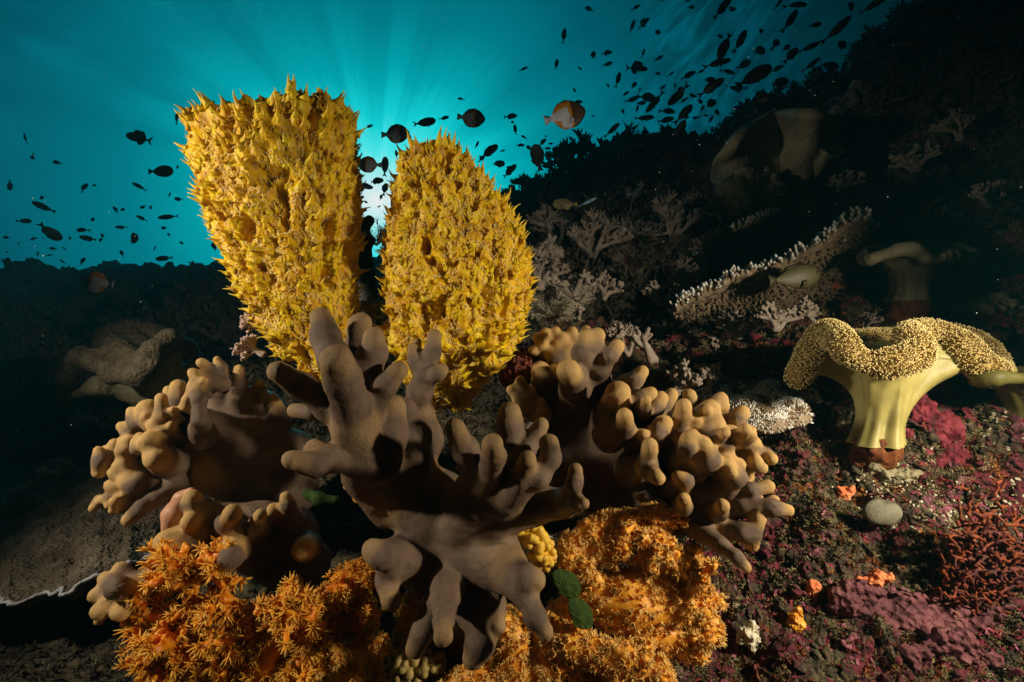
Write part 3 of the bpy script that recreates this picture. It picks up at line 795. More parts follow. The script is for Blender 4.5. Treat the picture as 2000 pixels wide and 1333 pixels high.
leather('leather_coral', 'small knobbly leather coral cluster behind the right hand leather coral, beside the yellow sponge',
        [[(1090, 700, 0, 24), (1120, 690, 0, 20)]] + [[(1090 + (x - 1090) * .6, 700 + (y - 700) * .4, 1, 10), (x, y, 0, r)] for x, y, r in
        [(1048, 660, 10), (1066, 650, 11), (1085, 645, 9), (1100, 660, 12), (1118, 648, 10), (1060, 676, 11), (1040, 684, 9), (1108, 676, 11), (1126, 664, 9), (1090, 672, 11), (1076, 690, 12), (1140, 660, 8)]], .78, vox=.003, k=.006, seed=15)
leather('leather_coral', 'little dark leather coral with stubby knobs low between the sponge and the right leather coral',
        [[(1030, 800, 1, 22), (1060, 810, 0, 20)]] + [[(1040, 790, 1, 10), (x, y, 0, r)] for x, y, r in
        [(998, 762, 10), (1016, 745, 11), (1010, 780, 10), (1040, 765, 10), (1030, 790, 11), (1058, 785, 10), (1005, 800, 9)]], .70, vox=.003, k=.008, seed=16)
# ------------------------------------------------------------------ orange soft corals
def star(tent=8, length=.78, curl=.35, sides=3, seed=0, body=.42):
    """one open polyp: a short body, a ring of tapering tentacles and a dark mouth; material 0 tentacles, 1 mouth"""
    r_ = np.random.default_rng(seed); parts = []
    v, q, t = tube_t([(0, 0, -.35), (0, 0, 0), (0, 0, .22)], [body * .8, body, body * .75], 6); parts.append((v, q, t, 0))
    v, q, t = tube_t([(0, 0, .2), (0, 0, .30)], [.17, .10], 5); parts.append((v, q, t, 1))
    for i in range(tent):
        a = i * 2 * math.pi / tent + r_.normal() * .12; L_ = length * (1 + r_.normal() * .12)
        e = np.array([math.cos(a), math.sin(a), 0])
        pth = [e * .25 + np.array([0, 0, .12]), e * (.25 + L_ * .45) + np.array([0, 0, .30 + curl * .4]), e * (.25 + L_ * .8) + np.array([0, 0, .32 + curl])]
        v, q, t = tube_t(pth, [.19, .13, .05], sides); parts.append((v, q, t, 0))
    return merge(parts)
STARS = [star(seed=s, curl=c) for s, c in ((1, .2), (2, .5), (3, .8))]
STARS_L = [star(seed=s, curl=c, length=1.05, body=.30) for s, c in ((11, .3), (12, .6), (13, .9))]
def scatter(templs, V, N_, idx, scale, rng, lift=0.0, jit=.25):
    Vs = []
    for k, T in enumerate(templs):
        sel = idx[k::len(templs)]
        if not len(sel): continue
        Z = N_[sel] + rng.normal(size=(len(sel), 3)) * jit
        sc = scale[k::len(templs)] if hasattr(scale, '__len__') else scale * (.75 + .5 * rng.random(len(sel)))
        v, fs, mi = stamp(T, V[sel] + N_[sel] * lift, Z, sc, rng)
        Vs.append((v, fs, mi))
    off = 0; VV, Q, T3, mq, mt = [], [], [], [], []
    for v, fs, mi in Vs:
        nq = len(fs[0])
        VV.append(v); Q.append(fs[0] + off); T3.append(fs[1] + off); mq.append(mi[:nq]); mt.append(mi[nq:]); off += len(v)
    return np.vstack(VV), [np.vstack(Q), np.vstack(T3)], np.concatenate(mq + mt)
def twigs(ends, rng, n=4, length=.03, spread=.9, r=.0045, bias=(0, -.25, .3), knob=1.15):
    """short side twigs that leave the last stretch of a branch"""
    out = []
    for (a, b) in ends:
        a, b = np.array(a), np.array(b); dirn = b[:3] - a[:3]; dirn /= np.linalg.norm(dirn)
        for i in range(n):
            t = rng.uniform(.2, 1); p = a[:3] + (b[:3] - a[:3]) * t
            v = dirn * .7 + rng.normal(size=3) * spread + np.array(bias); v /= np.linalg.norm(v)
            L_ = length * rng.uniform(.6, 1.3)
            q = p + v * L_ * .6 ; w = q + (v + rng.normal(size=3) * .4) * L_ * .5
            out.append([(*p, b[3] * .7), (*q, r), (*w, r * knob)])
            for _ in range(2):
                v2 = v + rng.normal(size=3) * .8; v2 /= np.linalg.norm(v2)
                out.append([(*q, r * .9), (*(q + v2 * L_ * .55), r * .95)])
    return out
def softcoral(label, chs, d, rng, mat, pmat, npolyp, psize=.0045, spacing=.0055, tw=5, twl=.022, k=.006, vox=.002, group='orange soft corals', tips=.35, name='soft_coral', thin=1.0, tr=.0045, stars=None):
    ch = pxchains([[(x, y, z, r * thin) for x, y, z, r in c] for c in chs], d)
    ends = [(c[-2], c[-1]) for c in ch if len(c) > 1]
    t_ = twigs(ends, rng, tw, twl, r=tr)
    me = sdf_mesh('branches', ch + t_, vox, k, rough=.0008, rscale=120, seed=int(rng.integers(99)))
    V, N_ = coords(me), normals(me)
    base = np.array(ch[0][0][:3])
    ok = (N_[:, 1] < .45)
    if tips and t_:
        tp = np.array([c[-1][:3] for c in t_])
        dm = np.full(len(V), 9.0)
        for s in range(0, len(tp), 40):
            D = ((V[:, None] - tp[None, s:s + 40]) ** 2).sum(2).min(1); dm = np.minimum(dm, D)
        ok &= (np.sqrt(dm) < .016) | (rng.random(len(V)) < tips * .15)
    idx = pick(V, N_, npolyp, spacing, rng, ok)
    root = empty(name, tuple(base)); tag(root, label, 'soft coral', group)
    pm = scatter(stars or STARS, V, N_, idx, psize, rng, lift=.001)
    pme = mesh_np('polyps', *pm)
    for n_, m_, mt in (('branches', me, M[mat]), ('polyps', pme, [M[pmat], M['mouth']])):
        o = link(n_, m_, mt, root); v = coords(m_) - base; m_.vertices.foreach_set('co', v.astype(np.float32).ravel()); m_.update()
        if n_ == 'polyps': o['kind'] = 'stuff'
    return root
r1 = np.random.default_rng(31)
softcoral('dark orange tree shaped soft coral at lower left with wide open polyps on bare branches',
  [[(440, 1360, 3, 40), (400, 1290, 2, 34), (380, 1225, 1, 28), (374, 1170, 0, 20), (372, 1130, 0, 12), (360, 1112, 0, 9)],
   [(385, 1240, 1, 26), (340, 1215, 0, 18), (300, 1208, 0, 10), (282, 1200, 0, 8)],
   [(374, 1180, 0, 14), (345, 1130, -1, 8), (338, 1112, -1, 7)], [(376, 1150, 0, 13), (392, 1122, 0, 9), (404, 1112, 0, 7)],
   [(378, 1190, 0, 14), (410, 1175, -1, 8), (424, 1180, -1, 6)],
   [(400, 1300, 2, 30), (340, 1290, 0, 12), (300, 1282, 0, 8)], [(400, 1310, 2, 24), (350, 1325, 0, 9), (330, 1320, 0, 8)],
   [(345, 1218, 0, 16), (320, 1240, 0, 9), (300, 1250, 0, 7)], [(375, 1270, 1, 20), (350, 1268, 0, 9), (345, 1260, -1, 7)]],
  .55, r1, 'orange', 'polyp', 330, psize=.0066, spacing=.0072, tw=10, twl=.024, thin=.6, tr=.0026, stars=STARS_L, tips=.1, k=.004)
softcoral('bright orange soft coral with crowded polyp tufts, right of the dark orange tree shaped one',
  [[(520, 1380, 1, 50), (515, 1310, 0, 44), (530, 1260, 0, 38), (560, 1220, 0, 26), (575, 1190, 0, 14)],
   [(540, 1250, 0, 30), (590, 1240, 0, 18), (612, 1225, 0, 10)], [(520, 1280, 0, 26), (500, 1255, 0, 16), (492, 1240, 0, 10)],
   [(560, 1220, 0, 16), (550, 1190, 0, 10), (560, 1182, 0, 8)], [(600, 1235, 0, 12), (598, 1205, 0, 8)],
   [(500, 1310, 0, 28), (455, 1275, 0, 18), (435, 1255, 0, 9)], [(460, 1280, 0, 14), (448, 1292, 0, 8)],
   [(530, 1320, 0, 28), (575, 1300, 0, 10), (590, 1290, 0, 8)], [(500, 1330, 0, 22), (450, 1330, 0, 10), (435, 1320, 0, 7)]],
  .55, r1, 'orange', 'polyp', 420, psize=.0060, spacing=.0070, tw=10, twl=.022, thin=.62, tr=.0028, stars=STARS_L, tips=.2, k=.004)
softcoral('small glowing orange soft coral tuft tucked left of the central trunk',
  [[(690, 1200, 3, 20), (680, 1170, 1, 20), (690, 1150, 0, 17), (715, 1130, 0, 10), (732, 1116, 0, 7)],
   [(680, 1165, 1, 16), (650, 1172, 0, 11), (628, 1178, 0, 7)], [(680, 1180, 1, 14), (662, 1200, 0, 8), (656, 1212, 0, 6)],
   [(690, 1180, 1, 12), (694, 1200, 0, 8), (690, 1215, 0, 6)], [(670, 1160, 0, 12), (664, 1140, 0, 8)], [(700, 1170, 0, 10), (716, 1184, 0, 7)],
   [(690, 1150, 0, 12), (680, 1135, 0, 8)], [(712, 1135, 0, 9), (706, 1116, 0, 6)]],
  .58, r1, 'orange', 'polyp', 170, psize=.0058, spacing=.0070, tw=7, twl=.015, thin=.7, tr=.0026, stars=STARS_L, tips=.1, k=.004)
softcoral('pale pinkish orange soft coral sprigs near the bottom edge left of the central lobes',
  [[(680, 1370, 2, 18), (690, 1330, 1, 14), (700, 1295, 0, 10), (705, 1280, 0, 8)], [(690, 1330, 1, 14), (730, 1290, 0, 10), (722, 1270, 0, 8)],
   [(680, 1340, 1, 14), (640, 1310, 0, 9), (625, 1300, 0, 7)], [(700, 1330, 1, 12), (740, 1320, 0, 9)], [(680, 1330, 1, 12), (665, 1300, 0, 8), (660, 1285, 0, 7)], [(650, 1340, 1, 12), (610, 1345, 0, 8)]],
  .56, r1, 'orange2', 'polyp2', 300, psize=.0040, spacing=.0048, tw=4, twl=.014)
# the big apricot mass on the right: a fan of fat lobes, thickly set with small polyps
softcoral('large bright apricot soft coral with fat lobes under the right leather coral',
  [[(1090, 1210, 4, 40), (1150, 1170, 2, 46), (1220, 1150, 1, 44), (1300, 1130, 1, 34), (1350, 1110, 1, 24)],
   [(1130, 1120, 3, 36), (1120, 1070, 2, 34), (1150, 1035, 2, 26), (1200, 1015, 2, 20), (1260, 1012, 2, 14), (1290, 1020, 2, 10)],
   [(1120, 1090, 2, 34), (1180, 1075, 1, 24), (1212, 1060, 1, 14)], [(1150, 1150, 2, 44), (1240, 1190, 0, 44), (1320, 1190, 0, 32), (1372, 1170, 0, 20)],
   [(1200, 1200, 1, 44), (1280, 1235, 0, 32), (1340, 1245, 0, 24), (1385, 1235, 0, 14)], [(1250, 1150, 1, 30), (1290, 1095, 0, 14), (1275, 1082, 0, 10)],
   [(1310, 1130, 1, 20), (1320, 1095, 0, 12)], [(1240, 1240, 1, 30), (1300, 1262, 0, 18), (1350, 1262, 0, 12)], [(1230, 1025, 2, 13), (1240, 1045, 1, 10)], [(1280, 1022, 2, 12), (1275, 1044, 1, 8)],
   [(1160, 1130, 1, 30), (1110, 1100, 1, 22)], [(1330, 1160, 0, 24), (1350, 1140, 0, 14)]],
  .585, r1, 'orange2', 'polyp2', 1300, psize=.0042, spacing=.0068, tw=14, twl=.017, tips=1.2, group=None, thin=.78, tr=.0036, k=.004)
softcoral('long apricot soft coral lobe reaching to the bottom edge, below the large apricot one',
  [[(1060, 1230, 3, 30), (1120, 1260, 1, 36), (1200, 1290, 0, 34), (1260, 1310, 0, 24), (1290, 1330, 0, 14)],
   [(1080, 1250, 2, 26), (1130, 1300, 1, 22), (1160, 1340, 1, 16)], [(1200, 1300, 0, 22), (1220, 1350, 0, 14)], [(1180, 1270, 0, 20), (1240, 1275, 0, 14)]],
  .56, r1, 'orange2', 'polyp2', 620, psize=.0042, spacing=.0068, tw=12, twl=.015, thin=.82, tr=.0036, k=.004, tips=1.5, group=None)
softcoral('apricot soft coral with dark polyp mouths filling the bottom edge under the central lobes',
  [[(1000, 1380, 3, 60), (1000, 1300, 2, 50), (1000, 1250, 2, 40), (985, 1215, 2, 24)], [(1000, 1320, 2, 44), (940, 1330, 1, 40), (890, 1340, 1, 26)],
   [(1020, 1310, 2, 44), (1070, 1300, 1, 30), (1100, 1290, 1, 18)], [(1010, 1350, 2, 40), (1080, 1350, 1, 26)], [(1040, 1290, 2, 24), (1080, 1260, 1, 14)]],
  .565, r1, 'orange2', 'polyp2', 700, psize=.0044, spacing=.0072, tw=12, twl=.016, thin=.85, tr=.0036, k=.004, tips=1.5, group=None)
softcoral('thin apricot soft coral lobe poking up between two dark hanging leather lobes',
  [[(780, 1330, 3, 24), (790, 1270, 2, 22), (800, 1210, 2, 20), (812, 1170, 2, 16), (815, 1158, 2, 10)]],
  .60, r1, 'orange2', 'polyp2', 200, psize=.0042, spacing=.0065, tw=3, twl=.010, tips=4, group=None)

def beads(label, chs, d, rng, mat, r=.0045, n=80, name='grape_coral', cat='soft coral'):
    ch = pxchains(chs, d)
    me0 = sdf_mesh('x', ch, .0025, .006); V, N_ = coords(me0), normals(me0)
    idx = pick(V, N_, n, r * 1.7, rng)
    bb = [[(*(V[i] + N_[i] * r * .5), r * rng.uniform(.7, 1.15))] for i in idx]
    bpy.data.meshes.remove(me0)
    me = sdf_mesh('grapes', ch + bb, r / 4, r * .35, rough=r * .06, rscale=1 / r, seed=3)
    return tag(link(name, me, M[mat]), label, cat)
beads('bright yellow grape like soft coral beside the central trunk', [[(1010, 1035, 0, 12), (1040, 1045, 0, 14), (1055, 1075, 0, 18), (1065, 1092, 0, 14)]], .585, r1, 'yellowbead', n=110)
beads('orange grape like coral peeping out left of the central trunk', [[(690, 945, 2, 10), (712, 965, 2, 13), (735, 975, 2, 10), (740, 1000, 2, 6)]], .60, r1, 'tunicate', n=60, r=.004)
beads('dull tan grape like coral at the bottom edge below the central lobes', [[(790, 1270, 2, 18), (800, 1310, 2, 26), (840, 1300, 2, 20), (800, 1340, 2, 22)]], .585, r1, 'tanbead', n=110, r=.005)
beads('brown red granular lump sponge in two humps beside the yellow sponge', [[(1020, 715, 3, 30), (1005, 735, 3, 24)], [(1075, 712, 3, 24), (1080, 730, 3, 20)]], .78, r1, 'redsponge', n=500, r=.0042, name='lump_sponge', cat='sponge')

# ------------------------------------------------------------------ mushroom leather corals: fluted stalk, folded fleshy rim, polyp carpet
def toad(label, base, r0, rim, d, rng, roll=.018, neck=.8, nk=None, polyps=True, pn=2600, plen=.0062, mats=('stalk', 'cap', 'captip'), name='mushroom_coral', flute=.1, footcol=True, ease=2.4, rollk=.006):
    base = np.array(P(*base[:2], d + base[2] * .01)); rimp = np.array([P(x, y, d + z * .01) for x, y, z in rim])
    # closed smooth rim
    n = 240; m_ = len(rimp); t = np.linspace(0, m_, n, endpoint=False); i = np.floor(t).astype(int); f = (t - i)[:, None]
    g = lambda k: rimp[(i + k) % m_]
    R = .5 * (2 * g(0) + (g(1) - g(-1)) * f + (2 * g(-1) - 5 * g(0) + 4 * g(1) - g(2)) * f ** 2 + (3 * g(0) - g(-1) - 3 * g(1) + g(2)) * f ** 3)
    ctr = R.mean(0) * [1, 1, 1]
    top = base + (ctr - base) * .78
    th = np.linspace(0, 2 * np.pi, n, endpoint=False)
    rows = []
    fl = 1 + flute * (np.sin(th * 5 + 1) * .6 + np.sin(th * 9) * .4)
    nr = 60
    for s in np.linspace(0, 1, nr):
        ax_ = base + (top - base) * min(s / .9, 1)
        rr = r0 * (1 - (1 - neck) * math.sin(min(s / .5, 1) * math.pi / 2)) * (1 + .06 * math.exp(-s * 14))
        ring = ax_ + np.stack([np.cos(th) * rr * fl, -np.sin(th) * rr * fl, np.zeros(n)], 1)
        w = max(0, (s - .2) / .8) ** ease
        rows.append(ring * (1 - w) + R * w)
    inn = []
    for s in np.linspace(0, 1, 26)[1:]:
        q = R * (1 - s) + (top + np.array([0, 0, .004])) * s
        inn.append(q + np.array([0, 0, 1]) * (.012 * math.sin(s * math.pi)))
    A = np.array(rows + inn); nrw = len(A)
    idx = np.arange(nrw * n).reshape(nrw, n); nx = np.roll(idx, -1, 1)
    Q = np.stack([idx[:-1], nx[:-1], nx[1:], idx[1:]], -1).reshape(-1, 4)
    V = A.reshape(-1, 3); V = V + fbm(V * 30, 2, 4)[:, None] * .0012
    me = mesh_np('stalk', V, Q)
    root = empty(name, tuple(base)); tag(root, label, 'soft coral')
    def put(nm, m2, mt):
        o = link(nm, m2, mt, root); v = coords(m2) - base; m2.vertices.foreach_set('co', v.astype(np.float32).ravel()); m2.update(); return o
    step = 5
    ch = [[(*R[j], roll * (1 + .22 * math.sin(j * .11) + .1 * math.sin(j * .31))) for j in list(range(0, n, step)) + [0]]]
    cm = sdf_mesh('cap', ch, max(roll / 7, .0022), rollk, rough=.0012, rscale=50, seed=5)
    if polyps:
        cV, cN = coords(cm), normals(cm)
        pk = pick(cV, cN, pn, plen * .42, rng, (cN[:, 1] < .5))
        parts = []
        v, q, t3 = tube_t([(0, 0, -.2), (.05, 0, .45), (.08, 0, .8)], [.13, .11, .11], 5, cap=False); parts.append((v, q, np.zeros((0, 3), int), 0))
        v, q, t3 = tube_t([(.08, 0, .78), (.1, 0, .95), (.1, 0, 1.05)], [.12, .19, .10], 5); parts.append((v, q, t3, 1))
        pm = stamp(merge(parts), cV[pk], cN[pk] + rng.normal(size=(len(pk), 3)) * .22, plen * (.8 + .4 * rng.random(len(pk))), rng)
        po = mesh_np('polyps', pm[0], pm[1], pm[2])
        o = put('polyps', po, [M[mats[1]], M[mats[2]]]); o['kind'] = 'stuff'
    put('cap', cm, M[mats[1]]); put('stalk', me, M[mats[0]])
    if footcol:
        fm = sdf_mesh('foot', [[(*(base + np.array([-.010, .008, -.032])), r0 * .80), (*(base + np.array([0, .002, -.010])), r0 * 1.0)]], .0026, .004, rough=.004, rscale=90, seed=6, fine=.001)
        put('foot', fm, M['rust'])
    return root
r2 = np.random.default_rng(77)
toad('large mushroom leather coral with a lemon yellow stalk and a wavy velvety cap',
     (1712, 868, 0), .034, [(1948, 722, 5), (1928, 724, -1), (1885, 684, 0), (1840, 650, 2), (1800, 645, 1), (1772, 655, -4), (1788, 688, -7), (1755, 706, -8), (1705, 710, -7), (1662, 692, -7), (1642, 665, -5), (1620, 655, 0), (1592, 672, 1), (1560, 738, 2),
      (1572, 690, 6), (1610, 664, 12), (1680, 668, 15), (1740, 664, 15), (1810, 650, 14), (1870, 652, 12), (1920, 680, 9)], .80, r2, roll=.0150, pn=9500, plen=.0056, ease=1.9, flute=.17, neck=.84)
toad('dim mushroom leather coral with a smooth fluted fan, farther back under the dark wall',
     (1772, 590, 0), .040, [(1900, 505, 0), (1860, 500, -6), (1815, 508, -8), (1790, 490, -9), (1760, 488, -9), (1720, 500, -8), (1694, 508, -6), (1690, 495, 0), (1720, 485, 6), (1780, 480, 8), (1850, 480, 8), (1895, 490, 5)],
     1.15, r2, roll=.010, polyps=False, mats=('dimleather', 'dimleather', ''), ease=2.0, rollk=.01)
def fan(label, rim, foot, d, wave, nwave, thick, mat, name='leather_coral', cat='soft coral', seed=0, ph=0.0):
    """a broad fleshy sheet that rises from its foot and ruffles towards a thick rim"""
    n, m_ = 200, 70; t = np.linspace(0, 1, n); v = np.linspace(0, 1, m_)
    ip = lambda pts: np.stack([np.convolve(np.pad(np.interp(t, np.linspace(0, 1, len(pts)), [p[k] for p in pts]), 8, mode='edge'), np.ones(17) / 17, 'valid') for k in (0, 1)], 1)
    Rm, Ft = ip(rim), ip(foot); V = np.zeros((m_, n, 3))
    for i, s_ in enumerate(v):
        xy = Ft + (Rm - Ft) * s_
        dd = d - .10 * np.sin(s_ * 2.2) + wave * s_ ** 1.4 * np.sin(t * nwave * 2 * np.pi + ph + .5 * np.sin(t * 9)) + .03 * fbm(np.stack([t * 6, t * 0 + s_ * 3, t * 0], 1), 2, seed)
        V[i] = np.stack([(xy[:, 0] - 1000) / F * dd, dd, (666.5 - xy[:, 1]) / F * dd], 1)
    T1 = np.gradient(V, axis=1); T2 = np.gradient(V, axis=0); Nn = np.cross(T1, T2); Nn /= np.maximum(np.linalg.norm(Nn, axis=2, keepdims=True), 1e-9)
    th = thick * (.8 + .5 * np.exp(-((v - .95) / .07) ** 2)) * np.sqrt(np.clip((1.004 - v) * 18, 0.0, 1)); th = th[:, None, None] * np.sqrt(np.clip(np.minimum(t, 1 - t) * 40, .02, 1))[None, :, None]
    A = (V + Nn * th / 2).reshape(-1, 3); B = (V - Nn * th / 2).reshape(-1, 3); idx = np.arange(m_ * n).reshape(m_, n); o_ = m_ * n
    Q = np.stack([idx[:-1, :-1], idx[:-1, 1:], idx[1:, 1:], idx[1:, :-1]], -1).reshape(-1, 4)
    R_ = np.stack([idx[-1, :-1], idx[-1, 1:], idx[-1, 1:] + o_, idx[-1, :-1] + o_], -1)
    S0 = np.stack([idx[:-1, 0], idx[1:, 0], idx[1:, 0] + o_, idx[:-1, 0] + o_], -1); S1 = np.stack([idx[1:, -1], idx[:-1, -1], idx[:-1, -1] + o_, idx[1:, -1] + o_], -1)
    return tag(link(name, mesh_np(name, np.vstack([A, B]), np.vstack([Q, Q[:, ::-1] + o_, R_, S0, S1])), M[mat]), label, cat)
fan('big dim folded fan of leather coral high on the ridge to the right',
    [(1412, 385), (1402, 340), (1406, 300), (1430, 262), (1462, 238), (1500, 222), (1545, 210), (1600, 214), (1640, 240), (1652, 280), (1610, 300)], [(1440, 400), (1480, 405), (1520, 400), (1560, 385), (1575, 350)], 1.75, .13, 2.6, .05, 'dimleather', seed=40)
fan('second smaller fold of dim leather coral low in front of the big folded fan',
    [(1402, 395), (1408, 360), (1440, 335), (1485, 330), (1520, 345), (1535, 375)], [(1450, 415), (1480, 420), (1510, 415)], 1.66, .05, 1.3, .04, 'dimleather', seed=42, ph=2)
def far_mushroom():
    b = P(330, 805, 1.07); root = empty('mushroom_coral', tuple(b)); tag(root, 'dim brown mushroom leather coral with a thick velvety folded rim, far left behind', 'soft coral')
    cap = [[(128, 780, -2, 14), (136, 735, -4, 20), (160, 700, -5, 22), (190, 705, -6, 20), (222, 728, -7, 20), (268, 735, -8, 20), (292, 712, -8, 20), (300, 685, -6, 20), (330, 665, -4, 20), (365, 680, 0, 16), (388, 700, 3, 10)],
           [(205, 700, -2, 26), (215, 665, 0, 26), (255, 650, 1, 24), (300, 655, 2, 20), (335, 660, 2, 14)], [(215, 665, 0, 24), (235, 690, -4, 26), (262, 705, -6, 22)], [(196, 672, 1, 18), (202, 650, 3, 14)], [(240, 655, 2, 20), (280, 680, -2, 20)]]
    stalk = [[(335, 830, 4, 34), (325, 795, 3, 30), (275, 765, 0, 22), (200, 752, -3, 15), (150, 768, -3, 9)], [(330, 800, 3, 28), (290, 750, -2, 20)], [(330, 800, 3, 28), (325, 740, 0, 22), (335, 690, -2, 18)], [(340, 800, 4, 26), (365, 745, 2, 16), (385, 705, 3, 10)]]
    for nm, ch, mt, k_ in (('stalk', stalk, 'dimleather', .03), ('cap', cap, 'brownfuzz', .014)):
        me = sdf_mesh(nm, pxchains(ch, 1.05, .014), .0038, k_, rough=.002, rscale=40, seed=3, fine=.0006)
        o = link(nm, me, M[mt], root); v = coords(me) - b; me.vertices.foreach_set('co', v.astype(np.float32).ravel()); me.update()
far_mushroom()
toad('olive yellow leather coral lobe cut by the right edge below the yellow mushroom coral',
     (1990, 820, 4), .03, [(2060, 745, 0), (2000, 740, -5), (1940, 738, -5), (1905, 745, -2), (1930, 735, 4), (1990, 728, 6), (2050, 735, 4)], .82, r2, roll=.009, polyps=False, mats=('lime', 'lime', ''), footcol=False)

# ------------------------------------------------------------------ bushes of soft coral (unit size, z up), copied about the reef
def bush(seed, levels=3, kids=(3, 5), spread=.75, knob=1.25, r=.075, vox=.02, L0=.34, k=.03, flat=.5):
    g = np.random.default_rng(seed); ch = []
    def grow(p, v, L_, rr, lv):
        q = p + v * L_
        ch.append([(*p, rr), (*q, rr * .78 if lv else rr * knob)])
        if lv:
            for _ in range(int(g.integers(*kids))):
                w = v + g.normal(size=3) * spread * np.array([1, flat, .7]); w[2] = abs(w[2]) * .6 + w[2] * .4 + .1; w /= np.linalg.norm(w)
                grow(q - v * L_ * g.uniform(0, .35), w, L_ * g.uniform(.6, .85), rr * .72, lv - 1)
    for _ in range(3):
        v = np.array([g.normal() * .5, g.normal() * .25, 1]); v /= np.linalg.norm(v)
        grow(np.array([g.normal() * .05, 0, -.05]), v, L0, r, levels)
    return sdf_mesh('bush', ch, vox, k)
KNOB = [bush(3, 3, (3, 5), .8, 1.35, .09, .018), bush(8, 3, (3, 5), .7, 1.35, .085, .018), bush(15, 3, (3, 4), .9, 1.4, .09, .018)]
FEATH = [bush(21, 4, (3, 5), .65, 1.0, .06, .016, k=.015), bush(27, 4, (3, 5), .8, 1.0, .055, .016, k=.015)]
ANT = [bush(41, 2, (2, 4), .7, 1.1, .10, .02, .42)]
def place(me, px, py, d, hpx, label, mat, cat='soft coral', group=None, rz=0, tilt=0, name='soft_coral', w=1.0):
    """height hpx pixels, standing with its foot at px, py"""
    if len(me.materials) == 0: me.materials.append(M[mat])
    o = bpy.data.objects.new(name, me); COL.objects.link(o)
    o.location = P(px, py, d); s = hpx / F * d / 1.0
    o.scale = (s * w, s, s); o.rotation_euler = (0, tilt, rz)
    o.material_slots[0].link = 'OBJECT'; o.material_slots[0].material = M[mat]
    return tag(o, label, cat, group)
